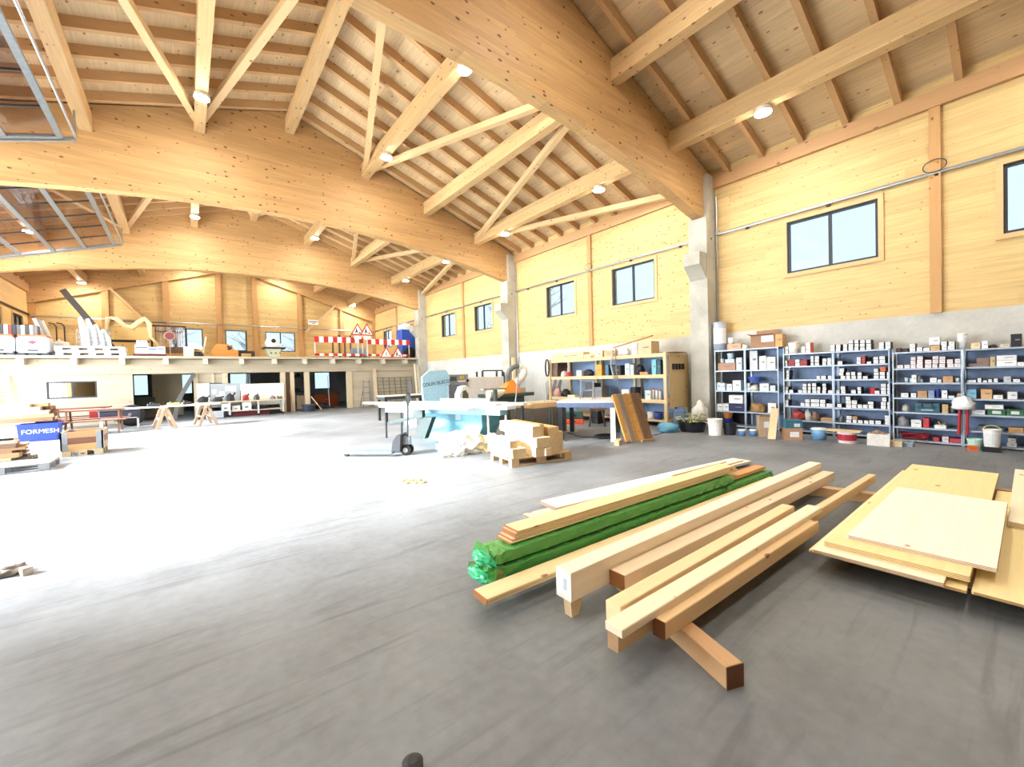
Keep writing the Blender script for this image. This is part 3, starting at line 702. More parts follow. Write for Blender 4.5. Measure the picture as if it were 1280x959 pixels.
row(Z4, U34[2], [(45, 80, 85, 115), (45, 120, 85, 150), (215, 120, 262, 160), (268, 80, 318, 118), (268, 122, 318, 162), (328, 82, 425, 122), (328, 126, 425, 168), (432, 85, 490, 125), (432, 128, 490, 168), (500, 130, 570, 172)], 3, 'on the shelf above the rag pile in the white-drum unit')
row(Z4, U34[2], [(622, 130, 675, 170), (718, 45, 772, 85), (722, 92, 778, 132), (722, 135, 778, 178), (785, 90, 845, 130), (785, 135, 840, 178), (848, 135, 900, 178), (908, 135, 960, 178), (965, 95, 1025, 130), (970, 135, 1025, 180), (1120, 45, 1170, 92), (1105, 98, 1165, 138), (1105, 142, 1165, 182), (1175, 98, 1207, 138), (1175, 142, 1207, 182)], 4, 'on the shelf below the red bin in the middle unit')
row(Z4, U34[1], [(722, 250, 780, 290), (722, 295, 778, 330), (790, 300, 840, 335), (850, 298, 905, 335), (918, 300, 968, 340), (975, 300, 1030, 345), (1042, 305, 1105, 348), (1145, 235, 1205, 270), (1148, 275, 1205, 312), (1148, 318, 1205, 355)], 4, 'on the lowest filled shelf of the middle unit')
row(Z4, U34[1], [(440, 290, 510, 330), (515, 290, 570, 330)], 3, '', KR, KR, 'small brown carton beside the rag pile on the low shelf')
row(Z5, U56[6], [(325, 245, 410, 310), (325, 318, 410, 378), (430, 310, 515, 370), (525, 320, 630, 365), (790, 215, 885, 278), (800, 285, 885, 355), (905, 215, 1003, 278), (895, 285, 1000, 348)], 5, 'on top of the teal-case unit')
row(Z5, U56[6], [(120, 315, 195, 380), (215, 320, 300, 375)], 5, '', (60, 34, 34), (50, 30, 32), 'low dark open carton on top of the teal-case unit')
row(Z5, U56[6], [(640, 275, 780, 355)], 5, '', KR, (200, 164, 118), 'brown carton under the large white carton on the teal-case unit')
row(Z5, U56[6]+.11, [(620, 155, 775, 265)], 5, '', WH, WH, 'large white carton on top of a brown one above the teal-case unit')
row(Z5, U56[5], [(130, 545, 220, 600), (240, 540, 325, 595), (335, 540, 415, 595), (425, 530, 520, 590), (335, 465, 415, 530), (430, 460, 522, 528), (335, 408, 415, 458), (435, 405, 525, 455), (550, 455, 650, 520), (550, 530, 650, 588), (665, 450, 755, 515), (660, 525, 745, 585), (668, 395, 755, 440), (765, 452, 860, 515), (760, 525, 855, 585), (770, 395, 860, 440), (875, 440, 975, 510), (885, 520, 985, 575), (995, 445, 1085, 510), (990, 515, 1085, 575)], 5, 'in the full upper shelf of the teal-case unit', (150, 130, 130), (236, 228, 230))
row(Z5, U56[4], [(350, 695, 425, 815), (625, 750, 730, 820), (740, 765, 800, 815)], 5, 'on the shelf of loose jars in the teal-case unit', (180, 190, 196))
row(Z5, U56[4], [(820, 725, 970, 820)], 5, '', (170, 120, 76), (196, 150, 104), 'brown open carton on the shelf of loose jars')
row(Z6, U56[3], [(165, 65, 265, 125), (295, 55, 370, 115), (705, 20, 790, 125), (800, 95, 880, 135)], 5, 'on the shelf with the blue cylinder')
row(Z6, U56[3], [(385, 30, 515, 120), (915, 55, 980, 125)], 5, '', KR, KR, 'brown carton on the shelf with the blue cylinder')
row(Z6, U56[3], [(530, 20, 612, 120)], 5, '', (120, 140, 170), (140, 160, 190), 'grey-blue carton next to the blue cylinder')
row(Z6, U56[2], [(715, 210, 795, 265), (715, 270, 795, 330)], 5, '', KR, (206, 172, 128), 'brown carton stacked beside the teal tool case')
row(Z6, U56[1], [(300, 425, 435, 520), (610, 500, 765, 545)], 5, 'on the shelf with the yellow cable', WH)
row(Z6, U56[1], [(460, 395, 535, 520)], 5, '', (190, 44, 56), (200, 60, 70), 'upright glossy red box on the shelf with the yellow cable')
row(Z6, U56[0], [(715, 660, 795, 735)], 5, '', WH, (240, 210, 214), 'pinkish white carton on the bottom shelf of the teal-case unit')
row(Z6, U56[0], [(590, 665, 670, 725), (810, 690, 975, 745)], 5, '', (180, 50, 66), (190, 60, 76), 'dark red carton on the bottom shelf of the teal-case unit')
row(Z7, U56[6], [(210, 270, 345, 360)], 6, '', (206, 176, 128), (226, 204, 170), 'tan carton on top of the green-crate unit')
row(Z7, U56[6], [(365, 250, 450, 355)], 6, 'on top of the green-crate unit', WH)
row(Z7, U56[6], [(620, 290, 765, 340)], 6, '', (180, 160, 130), (210, 196, 170), 'flat beige carton on top of the green-crate unit')
row(Z7, U56[6], [(775, 140, 930, 320)], 6, '', (26, 26, 30), (34, 32, 36), 'large black carton with orange print on top of the green-crate unit')
row(Z7, U56[5], [(180, 530, 470, 580), (290, 460, 470, 530)], 6, '', (120, 100, 92), (140, 116, 104), 'flat brownish carton on the upper shelf of the green-crate unit')
row(Z7, U56[5], [(480, 440, 555, 575)], 6, '', (196, 170, 120), (200, 176, 128), 'upright tan carton on the upper shelf of the green-crate unit')
row(Z7, U56[5], [(575, 495, 855, 580), (575, 420, 855, 490), (865, 520, 959, 575)], 6, 'of wide format on the upper shelf of the green-crate unit', WH)
row(Z7, U56[4], [(150, 780, 285, 820), (295, 745, 360, 812), (375, 780, 440, 815), (450, 765, 510, 812), (530, 755, 590, 812), (800, 760, 905, 812)], 6, 'on the third shelf down of the green-crate unit')
row(Z7, U56[4], [(670, 730, 775, 815)], 6, '', (190, 194, 200), (200, 204, 210), 'light grey carton on the third shelf down of the green-crate unit')
row(Z8, U56[3], [(190, 5, 320, 130)], 6, '', (120, 140, 150), (130, 190, 220), 'light blue topped carton in the middle of the green-crate unit')
row(Z8, U56[3], [(385, 0, 530, 130)], 6, '', (200, 154, 96), (214, 172, 120), 'tall tan sack-like carton in the middle of the green-crate unit')
row(Z8, U56[3], [(545, 75, 680, 130), (735, 30, 870, 130)], 6, '', (190, 160, 120), WH, 'tan carton with white front in the middle of the green-crate unit')
row(Z8, U56[2], [(255, 285, 435, 345)], 6, '', (176, 172, 170), WH, 'flat grey carton beside the green crates')
row(Z8, U56[1], [(750, 510, 945, 580)], 6, '', (190, 150, 96), (196, 156, 104), 'long tan carton below the green crates')
row(Z8, U56[1], [(340, 490, 420, 560), (600, 510, 680, 565)], 6, '', (70, 78, 92), (90, 100, 116), 'slate grey carton below the green crates')
row(Z8, U56[0], [(725, 770, 860, 830), (735, 705, 850, 768)], 6, '', (150, 160, 176), (226, 230, 236), 'grey-white carton on the bottom shelf of the green-crate unit')
# plastic crates and cases
def crate(label, y0, y1, x, z0, z1, c, name='plastic_crate', cat='crate', d=.3, lab=None):
    t = thing(name, label, cat, (x, (y0+y1)/2, z0)); w_ = (y1-y0)/2; h = z1-z0
    MB().box(0, d, -w_, w_, 0, .015).box(0, .015, -w_, w_, .015, h).box(d-.015, d, -w_, w_, .015, h).box(.015, d-.015, -w_, -w_+.015, .015, h).box(.015, d-.015, w_-.015, w_, .015, h).build('body', plain(c, .4), t)
    MB().box(-.012, 0, -w_-.01, w_+.01, h-.025, h).build('rim', plain(c, .4), t)
    if lab: MB().box(-.004, -.0, -w_*.55, w_*.45, h*.25, h*.75).build('sticker', plain(lab), t)
    return t
def zrect(Z, a, b, c, d, X=XF):
    return PX(Z[0]+c/Z[2], 480, X).y, PX(Z[0]+a/Z[2], 480, X).y, PX(Z[0]+a/Z[2], Z[1]+d/Z[2], X).z, PX(Z[0]+a/Z[2], Z[1]+b/Z[2], X).z
y0, y1, z0, z1 = zrect(Z8, 470, 265, 705, 345); crate('green crate with a white carton lying on it', y0, y1, XF+.02, U56[2]+.001, U56[2]+z1-z0, (52, 104, 76), lab=(220, 232, 228))
o = carton(XF+.03, y0+.02, y1+.03, U56[2]+z1-z0+.002, U56[2]+z1-z0+.07, WH, 'flat white carton lying on the green crate')
y0, y1, z0, z1 = zrect(Z8, 722, 265, 950, 350); crate('green crate with white sticker, nothing on top', y0, y1, XF+.02, U56[2]+.001, U56[2]+z1-z0, (52, 104, 76), lab=(220, 232, 228))
y0, y1, z0, z1 = zrect(Z6, 345, 195, 690, 325)
t = thing('tool_case', 'teal plastic tool case with latches and handle', 'case', (XF+.02, (y0+y1)/2, U56[2]+.001)); h = .19; w_ = (y1-y0)/2
MB().box(0, .3, -w_, w_, 0, h, .012).build('body', plain((44, 92, 108), .4), t)
MB().box(-.006, .0, -w_, w_, h*.52, h*.56).build('seam', M_black, t)
for s in (-.5, .5): MB().box(-.015, 0, s*w_-.03, s*w_+.03, h*.4, h*.68).build('latch', plain((30, 60, 76)), t)
MB().tube([(-.03, -.07, h*.7), (-.03, -.07, h*.95), (-.03, .07, h*.95), (-.03, .07, h*.7)], .01, 6).build('handle', M_black, t)
MB().box(-.004, 0, -.08, .08, h*.2, h*.34).build('sticker', plain((140, 190, 214)), t)
def ct(Z, a, b, c, d, X=XF+.14):
    y0, y1, z0, z1 = zrect(Z, a, b, c, d, X); return (y0+y1)/2, (y1-y0)/2, z0, z1
def on(Z, r, lev, c, label, kind='tub', X=XF+.14, **k):
    y, hw, z0, z1 = ct(Z, *r, X)
    if kind == 'tub': return tub(X, y, lev+.001, hw, z1-z0, c, label, **k)
    return bag(X, y, lev+.001, min(.15, max(.06, hw)), hw, z1-z0, c, label, **k)
on(Z3, (100, 85, 215, 200), U34[6], (240, 238, 228), 'round white drum standing on the metal shelf unit', taper=.97, name='drum', cat='drum', lid=(236, 234, 224))
on(Z5, (1040, 130, 1195, 360), U56[6], (214, 220, 224), 'pale grey plastic bucket with white lid on top of the rack post', lid=(244, 246, 246), X=XF+.18)
on(Z6, (625, 0, 695, 120), U56[3], (40, 70, 170), 'bright blue cylinder standing among cartons', taper=1, name='canister', cat='canister')
on(Z5, (1000, 765, 1080, 820), U56[4], (236, 238, 240), 'white jar at the end of the shelf of loose jars', name='jar', cat='jar', lid=(230, 232, 236))
for r, l in (((250, 755, 305, 820), 'small pale jar next to the glass tray'), ((325, 770, 395, 820), 'small wide jar in the row of loose jars'), ((475, 785, 525, 820), 'tiny jar in front of the dark shelf back')):
    on(Z5, r, U56[4], (214, 222, 222), l, name='jar', cat='jar', lid=(200, 208, 208))
on(Z5, (425, 680, 500, 790), U56[4], (170, 176, 182), 'grey plastic bag among the loose jars', 'bag', seed=3)
on(Z6, (190, 210, 290, 300), U56[2], (200, 198, 190), 'pale crumpled bag beside the teal case', 'bag', seed=4)
on(Z6, (820, 245, 890, 330), U56[2], (120, 126, 132), 'grey tin beside the stacked brown cartons', name='tin', cat='tin', taper=1, lid=(180, 184, 188))
on(Z6, (125, 370, 270, 500), U56[1], (150, 152, 156), 'grey crumpled bag on the shelf with the yellow cable', 'bag', seed=6)
pts = [(XF+.16+.03*math.sin(i), PX(1110+(650+100*i/14)/10.66, 480, XF).y, U56[1]+.06+.05*math.cos(i*.5)-i*.002) for i in range(15)]
o = MB().tube(pts, .012, 6).build('cable', plain((222, 190, 60)), smooth=True); tag(o, 'yellow cable lying on the shelf beside the red box', 'cable')
mb = MB()
for k in range(4):
    yc = PX(1110+(330)/10.66, 480, XF).y
    pts = [(XF+.14+.1*math.sin(a+k), yc+.17*math.cos(a)*(1+.1*k), U56[0]+.03+.028*k+.012*math.sin(3*a+k)) for a in [i*PI/8 for i in range(17)]]
    mb.tube(pts, .014, 6)
o = mb.build('hose_coil', plain((150, 34, 40), .4), smooth=True); tag(o, 'coiled dark red hose on the bottom shelf below the yellow cable', 'hose')
on(Z6, (455, 675, 525, 720), U56[0], (238, 238, 236), 'small white tub beside the coiled red hose', name='tub', cat='tub')
on(Z7, (455, 300, 590, 350), U56[6], (40, 36, 40), 'dark cloth lump on top of the green-crate unit', 'bag', seed=9, name='cloth', cat='cloth')
on(Z3, (985, 520, 1085, 585), U34[3]+.0, (190, 44, 56), 'red plastic bin on the middle unit shelf', name='bin', cat='bin', taper=.8)
for r, c, l, sd in (((130, 225, 268, 330), (176, 70, 66), 'reddish rag heap on the low shelf of the white-drum unit', 11), ((272, 220, 340, 330), (226, 226, 224), 'white rag heap on the low shelf of the white-drum unit', 12), ((345, 225, 435, 330), (150, 126, 104), 'tan rag heap on the low shelf of the white-drum unit', 13)):
    on(Z4, r, U34[1], c, l, 'bag', seed=sd, name='rag_heap', cat='rags', amp=.5)
on(Z4, (640, 250, 705, 325), U34[1], (120, 130, 140), 'grey plastic bag on the lowest filled shelf of the middle unit', 'bag', seed=14)
row(Z4, U34[1]+.07, [(788, 225, 842, 262)], 4, '', KR, KR, 'brown carton lying over the white ones low in the middle unit')
# units 1 + 2
on(Z1, (100, 85, 278, 500), U12[4], (176, 186, 204), 'tall grey cylindrical sack drum on the shelf beside the column', name='drum', cat='drum', taper=1, lid=(186, 194, 210), band=(236, 238, 242), X=XF+.2)
row(Z1, U12[4], [(290, 400, 500, 490)], 1, '', (190, 140, 104), (200, 160, 124), 'low brown carton tray beside the sack drum')
on(Z1, (315, 310, 410, 390), U12[4]+.156, (240, 240, 240), 'small white tub standing on the brown carton tray', name='tub', cat='tub', lid=(236, 236, 236))
on(Z1, (520, 400, 615, 470), U12[4], (236, 236, 230), 'white rag hanging over the shelf top', 'bag', seed=21, name='rag', cat='rag', amp=.6)
row(Z1, U12[4], [(1012, 265, 1120, 455)], 2, '', (206, 160, 96), (206, 160, 96), 'golden brown carton standing next to the open cardboard box')
y0, y1, z0, z1 = zrect(Z1, 640, 270, 1000, 455)
t = thing('cardboard_box', 'open brown cardboard box with raised flaps on the shelf top', 'box', (XF+.04, (y0+y1)/2, U12[4]+.001)); w_ = (y1-y0)/2; h = z1-z0; mk = plain((164, 120, 84)); d = .32
MB().box(0, d, -w_, w_, 0, .01).box(0, .01, -w_, w_, .01, h).box(d-.01, d, -w_, w_, .01, h).box(.01, d-.01, -w_, -w_+.01, .01, h).box(.01, d-.01, w_-.01, w_, .01, h).build('body', mk, t)
MB().bar((.02, 0, h), (-.1, 0, h+.02), w_*2, .006, (0, 0, 1)).build('flap', mk, t)
MB().bar((d, 0, h), (d+.02, 0, h+.14), w_*1.9, .006, (1, 0, 0)).build('flap', mk, t)
MB().bar((d/2, w_, h), (d/2, w_+.1, h+.06), d, .006).build('flap', mk, t)
MB().box(-.004, -.001, -w_*.9, w_*.1, h*.45, h*.95).build('white_label', plain(WH), t)
row(Z1, U12[3], [(140, 700, 400, 815)], 1, '', (168, 126, 100), (176, 134, 108), 'wide brown carton in the dark shelf unit')
on(Z1, (195, 635, 245, 690), U12[3]+.2, (214, 226, 232), 'small pale jar standing on the wide brown carton', name='jar', cat='jar', lid=(220, 230, 236))
row(Z1, U12[3], [(420, 600, 500, 790)], 1, '', (180, 200, 214), (214, 230, 240), 'pale blue carton stack edge in the dark shelf unit')
row(Z1, U12[3]+.2, [(255, 640, 385, 690)], 1, '', (190, 214, 226), (196, 220, 232), 'flat pale blue carton lying on the wide brown carton')
on(Z1, (300, 555, 400, 635), U12[3]+.29, (190, 216, 232), 'pale blue tub on the flat pale blue carton', name='tub', cat='tub', lid=(200, 224, 238))
row(Z1, U12[3], [(620, 505, 735, 790)], 2, '', (120, 120, 124), (206, 208, 214), 'tall grey-white printed carton in the second unit')
row(Z1, U12[3], [(765, 585, 868, 790), (875, 600, 1000, 790)], 2, '', WH, (238, 244, 242), 'large white printed carton in the second unit')
row(Z2, U12[2], [(110, 95, 168, 205), (175, 100, 230, 205), (255, 110, 330, 205), (340, 60, 455, 205)], 1, 'in the dark unit below the wide brown carton', (200, 210, 220), (226, 234, 240))
for r, l in (((190, -40, 260, 95), 'pale blue bottle tub in the dark unit'),): pass
row(Z2, U12[2], [(525, 90, 580, 200), (720, 100, 850, 205), (870, 125, 940, 200)], 2, 'below the blue tub in the second unit', (170, 190, 200), (232, 238, 242))
on(Z2, (595, 120, 715, 205), U12[2], (226, 222, 210), 'whitish crumpled bag in the second unit', 'bag', seed=24)
on(Z1, (610, 880, 800, 955), U12[2]+.22, (70, 100, 190), 'blue plastic tub standing on cartons in the second unit', name='tub', cat='tub', taper=.75)
row(Z2, U12[1], [(290, 390, 498, 500)], 1, '', (30, 36, 84), (36, 42, 92), 'dark blue crate-like carton under the white box')
row(Z2, U12[1]+.203, [(285, 270, 480, 385)], 1, '', (220, 214, 200), WH, 'white carton on top of the dark blue one')
row(Z2, U12[1], [(110, 400, 190, 495), (195, 390, 280, 490)], 1, 'beside the dark blue carton', (150, 160, 170))
on(Z2, (595, 370, 810, 500), U12[1], (164, 130, 84), 'tan canvas tool bag on the lower shelf', 'bag', seed=26, name='tool_bag')
row(Z2, U12[1], [(830, 370, 950, 510)], 2, '', (170, 164, 140), (236, 240, 236), 'tall white-fronted carton beside the tool bag')
on(Z2, (215, 612, 345, 700), U12[0], (34, 48, 130), 'dark blue pot on the bottom shelf of the dark unit', name='pot', cat='pot', taper=.8)
on(Z2, (210, 510, 345, 590), U12[0]+.165, (216, 138, 70), 'orange pot standing on the dark blue pot', name='pot', cat='pot', taper=.75)
# things on the floor in front of the shelves
def floorthing(px0, px1, pyt, pyb):
    a = PZ(px0, pyb); b = PZ(px1, pyb); c = PZ((px0+px1)/2, pyb); r = (b-a).length/2
    top = EYE + (_ray((px0+px1)/2, pyt))*((c.xy.length)/(_ray((px0+px1)/2, pyt).xy.length)); n = c.xy.normalized()*r
    return c.x+n.x, c.y+n.y, r, top.z
def ftub(a, b, t_, d, c, label, dx=0, **k):
    x, y, r, h = floorthing(a, b, t_, d); return tub(x+dx, y, 0, r, h, c, label, **k)
ftub(885, 903, 524.5, 545, (244, 244, 242), 'white round tub on the floor before the concrete column')
ftub(904, 921, 529.5, 544.5, (26, 30, 42), 'black round tub on the floor beside the white tub', n=20)
ftub(847, 884, 528, 541.5, (28, 30, 42), 'wide black plant tub on the floor by the column', taper=.8)
for a, b, t_, d, l in ((923, 932, 538, 545.5, 'blue paint tin on the floor beside the black tub'), (937, 946, 538, 545.5, 'blue paint tin on the floor beside the tall cardboard box')):
    ftub(a, b, t_, d, (96, 140, 190), l, taper=1, lid=(220, 232, 232), name='paint_tin', cat='tin')
x, y, r, h = floorthing(945, 968, 521, 546.5)
t = thing('cardboard_box', 'tall brown cardboard box with white label on the floor', 'box', (x, y, 0), .55)
MB().box(-r*.75, r*.75, -r*.75, r*.75, 0, h).build('body', plain((186, 160, 132)), t); MB().box(-r*.755-.002, -r*.75, -.1, .05, h*.45, h*.75).build('label', plain(WH), t)
MB().bar((-r*.7, 0, h), (-r*1.0, 0, h+.04), r*1.4, .006).build('flap', plain((186, 160, 132)), t)
a = PZ(966, 549); o = MB().bar((0, 0, .0), (.38, .06, .62), .15, .02, (-.8, 0, .5)).build('board_offcut', wood((220, 188, 148), 'z'), loc=(a.x-.12, a.y-.02, .012)); tag(o, 'upright board offcut leaning beside the tall cardboard box', 'board')
x, y, r, h = floorthing(978, 1002, 536, 550.5)
t = thing('cardboard_box', 'brown cardboard box with white label under a teal box', 'box', (x, y, 0), .6); MB().box(-r*.7, r*.7, -r*.85, r*.85, 0, h).build('body', plain((182, 142, 110)), t); MB().box(-r*.7-.003, -r*.7, -r*.5, r*.4, h*.25, h*.7).build('label', plain(WH), t)
t = thing('cardboard_box', 'teal blue box stacked on the brown box on the floor', 'box', (x, y, h+.002), .62); MB().box(-r*.7, r*.7, -r*.85, r*.85, 0, .17).build('body', plain((56, 112, 134)), t); MB().box(-r*.7-.003, -r*.7, -r*.6, 0, .03, .1).build('label', plain((220, 230, 236)), t)
ftub(1014, 1033, 537, 550.5, (120, 170, 214), 'blue tub covered with a white sheet on the floor', lid=(236, 240, 240))
x, y, r, h_rb = floorthing(1048, 1070, 541, 555)
ftub(1048, 1070, 541, 555, (226, 214, 214), 'white bucket with red paper band under the leaning plank', band=(178, 40, 60), taper=.92)
a = PX(1040, 533, 10.55); b = PX(1082, 539, 10.55); o = MB().bar((0, -(b-a).length/2, 0), (0, (b-a).length/2, 0), .2, .03).build('plank', wood((224, 196, 150), 'y'), loc=(x, (a.y+b.y)/2, h_rb+.017)); tag(o, 'short pale plank lying across the buckets', 'plank')
x, y, r, h = floorthing(1085, 1112, 542, 558.5)
t = thing('carton_tray', 'white open carton tray with papers on the floor', 'box', (x, y, 0), .1); MB().box(-r*.55, r*.55, -r*.9, r*.9, 0, .012).box(-r*.55, -r*.55+.012, -r*.9, r*.9, .012, h*.9).box(r*.55-.012, r*.55, -r*.9, r*.9, .012, h*.9).box(-r*.55+.012, r*.55-.012, -r*.9, -r*.9+.012, .012, h*.9).box(-r*.55+.012, r*.55-.012, r*.9-.012, r*.9, .012, h*.9).build('body', plain((232, 230, 222)), t); MB().blob((0, 0, .02), (r*.45, r*.7, h*.7), 31, .4).build('papers', plain((150, 120, 96)), t)
x, y, r, h = floorthing(1113, 1129, 552, 558.5); crate('low pale wooden crate on the floor before the shelves', y-r*.8, y+r*.8, x-.1, 0, h, (226, 206, 170), 'wooden_crate', 'crate', .2)
x, y, r, h = floorthing(1130, 1142, 553, 558.5); crate('low grey-blue plastic tray on the floor before the shelves', y-r*.8, y+r*.8, x-.1, 0, h, (150, 166, 184), 'plastic_tray', 'tray', .2)
ftub(1213.5, 1229, 546, 558, (190, 226, 208), 'pale green tub with tools near the rack post', dx=-.42, taper=.85)
x, y, r, h = floorthing(1231, 1249, 559, 565.5); crate('black low crate under the white bucket', y-r, y+r, x-.12, 0, h, (26, 28, 32), 'plastic_crate', 'crate', .28); 
tub(x+.02, y, .016, r*.98, .36, (240, 240, 236), 'white bucket with yellow handle in the black crate', handle=(222, 214, 90), band=(226, 230, 232))
x, y, r, h = floorthing(1211, 1220.5, 557, 564); t = thing('small_box', 'small orange box on the floor by the rack post', 'box', (x, y, 0), .2); MB().box(-r*.8, r*.8, -r, r, 0, h*.9).build('body', plain((226, 110, 50)), t); MB().box(-r*.8-.003, -r*.8, -r*.8, r*.8, h*.5, h*.56).build('seam', plain((180, 80, 36)), t)
# straps and bag hung on the rack post
yp_ = PX(1203, 520, XF-.05).y
for k, px in enumerate((1200, 1209.5)):
    a = PX(px, 508, XF-.05); b = PX(px-1.5+k, 543, XF-.05)
    o = MB().tube([(XF-.04, a.y, a.z), (XF-.05, (a.y+b.y)/2, (a.z+b.z)/2), (XF-.04, b.y, b.z)], .022, 8).build('hanging_strap', plain((176, 36, 48)), smooth=False); tag(o, ['red strap hanging from the rack post below the white bag', 'red strap hanging on the green-crate side of the rack post'][k], 'strap')
a = PX(1204, 505, XF-.1); bag(XF-.09, a.y, a.z-.1, .07, .13, .22, (230, 236, 238), 'white plastic bag hanging on the rack post', seed=40, amp=.5)
pts = [(XF-.03, PX(1203, 440, XF).y, PX(1203, 437, XF).z), (XF-.05, PX(1205, 455, XF).y, PX(1205, 455, XF).z), (XF-.04, PX(1203, 470, XF).y, PX(1203, 470, XF).z), (XF-.06, PX(1204, 485, XF).y, PX(1204, 490, XF).z)]
o = MB().tube(pts, .02, 7).build('clear_hose', plain((190, 206, 224), .3), smooth=True); tag(o, 'pale plastic hose hanging down the rack post', 'hose')

# ================================================================ MIDDLE OF THE HALL
def pallet_parts(t, L_=1.2, D=.8, c=(196, 164, 122), z=0):
    mw = wood(c, 'x', None, .1, .2)
    mwy = wood(c, 'y', None, .1, .2)
    for k in range(3):
        y = (-D/2+.05, 0, D/2-.05)[k]
        MB().box(-L_/2, L_/2, y-.05, y+.05, z, z+.022).build('bottom_board', mw, t)
        for x in (-L_/2+.07, 0, L_/2-.07): MB().box(x-.07, x+.07, y-.05, y+.05, z+.022, z+.1).build('block', mw, t)
    for x in (-L_/2+.07, 0, L_/2-.07): MB().box(x-.07, x+.07, -D/2, D/2, z+.1, z+.122).build('stringer', mwy, t)
    for k in range(5):
        y = -D/2+.06+(D-.12)*k/4; MB().box(-L_/2, L_/2, y-.055, y+.055, z+.122, z+.144).build('top_board', mw, t)
PR = -.18; pc = Vector((4.13, 5.27)); ex = Vector((math.cos(PR), math.sin(PR))); ey = Vector((-math.sin(PR), math.cos(PR)))
cc = pc+ex*.6+ey*.4
t = thing('pallet', 'wooden pallet carrying short squared timber blocks', 'pallet', (cc.x, cc.y, 0), PR); pallet_parts(t)
LT = (246, 232, 204); OG = (206, 150, 84)
for (u0, u1, z0, z1, v, l, c, lab) in [
    (.02, .28, .144, .30, .0, .95, LT, 'wide pale timber block lowest at the pallet corner'),
    (.0, .14, .302, .43, .05, .9, LT, 'narrow pale timber block on the wide corner block'),
    (.15, .27, .302, .41, .2, .7, (240, 206, 130), 'short yellow timber block beside the narrow pale one'),
    (.40, .57, .144, .30, -.1, 1.1, LT, 'pale timber block lying low in the middle of the pallet'),
    (.58, .70, .144, .28, -.13, .9, LT, 'small pale timber block sticking out lowest in the middle'),
    (.41, .69, .302, .46, -.12, 1.1, LT, 'broad pale timber block in the middle layer'),
    (.38, .55, .462, .65, -.04, 1.2, (250, 240, 220), 'tall pale timber block on top of the middle stack'),
    (.57, .68, .462, .66, .06, 1.0, OG, 'orange-brown timber block on top beside the tall pale one'),
    (.74, .96, .144, .60, .02, .85, (214, 166, 104), 'big orange-brown timber block standing on the pallet'),
    (.98, 1.1, .144, .5, .1, .6, OG, 'small orange-brown block at the outer pallet edge')]:
    p = pc+ex*((u0+u1)/2)+ey*(v+l/2)
    o = MB().box(-(u1-u0)/2, (u1-u0)/2, -l/2, l/2, 0, z1-z0, .004).build('timber_block', wood(c, 'y', None, .1, .15), loc=(p.x, p.y, z0)); o.rotation_euler.z = PR; tag(o, lab, 'timber block')
    MB().box(-(u1-u0)/2+.004, (u1-u0)/2-.004, -l/2-.002, -l/2, .004, z1-z0-.004).build('end_grain', plain((206, 176, 132)), o)

# pallet jack
fd = Vector((-.69, .72)); rz = math.atan2(fd.y, fd.x)
t = thing('pallet_jack', 'grey hand pallet jack with black wheels and loop handle', 'pallet jack', (3.38, 7.74, 0), rz)
mg = plain((96, 116, 132), .4)
for s in (-1, 1):
    MB().box(.15, 1.25, s*.2-.075, s*.2+.075, .05, .1, .01).build('fork', mg, t)
    MB().lathe([(.04, -.035), (.04, .035)], (1.12, s*.2, .04), 12, 'y').build('fork_roller', M_black, t)
MB().prism([(.02, .09), (.2, .09), (.16, .3), (.06, .42), (.0, .42)], -.2, .2).build('head_frame', plain((40, 42, 48)), t)
MB().box(-.12, .02, -.07, .07, .2, .36, .01).build('pump', plain((150, 154, 160), .35, .6), t)
for s in (-1, 1): MB().lathe([(.06, s*.05), (.1, s*.055), (.1, s*.1), (.06, s*.105)], (-.05, 0, .1), 18, 'y').build('steer_wheel', M_black, t)
for s in (-1, 1): MB().lathe([(.05, s*.106), (.05, s*.108)], (-.05, 0, .1), 14, 'y').build('wheel_hub', plain((190, 190, 188)), t)
MB().tube([(-.06, 0, .3), (-.09, 0, 1.0)], .018, 10).build('handle_shaft', M_darkm, t)
MB().tube([(-.09, 0, .95), (-.1, -.1, 1.08), (-.1, -.12, 1.15), (-.1, -.07, 1.2), (-.1, 0, 1.21), (-.1, .07, 1.2), (-.1, .12, 1.15), (-.1, .1, 1.08), (-.09, 0, .95)], .012, 8).build('handle_loop', M_darkm, t)
MB().bar((-.09, 0, 1.0), (-.1, 0, 1.21), .05, .025, (0, 1, 0)).build('grip', M_darkm, t)

# crumpled white sheeting
p0 = PZ(590, 566); t = thing('sheeting_heap', 'heap of crumpled white and cream sheeting on the floor before the saw', 'sheeting', (p0.x, p0.y, 0))
for k, (px, py, sz) in enumerate(((578, 566, .42), (604, 563, .34), (617, 559, .26), (564, 570, .22))):
    p = PZ(px, py)-p0
    MB().blob((p.x-.02, p.y+.02, 0), (sz, sz*.7, sz*(.62 if k < 3 else .25)), 50+k, .6, 2.9, 4).build('sheet_fold', plain([(246, 246, 242), (244, 232, 200), (246, 236, 210), (238, 236, 230)][k], .5), t)

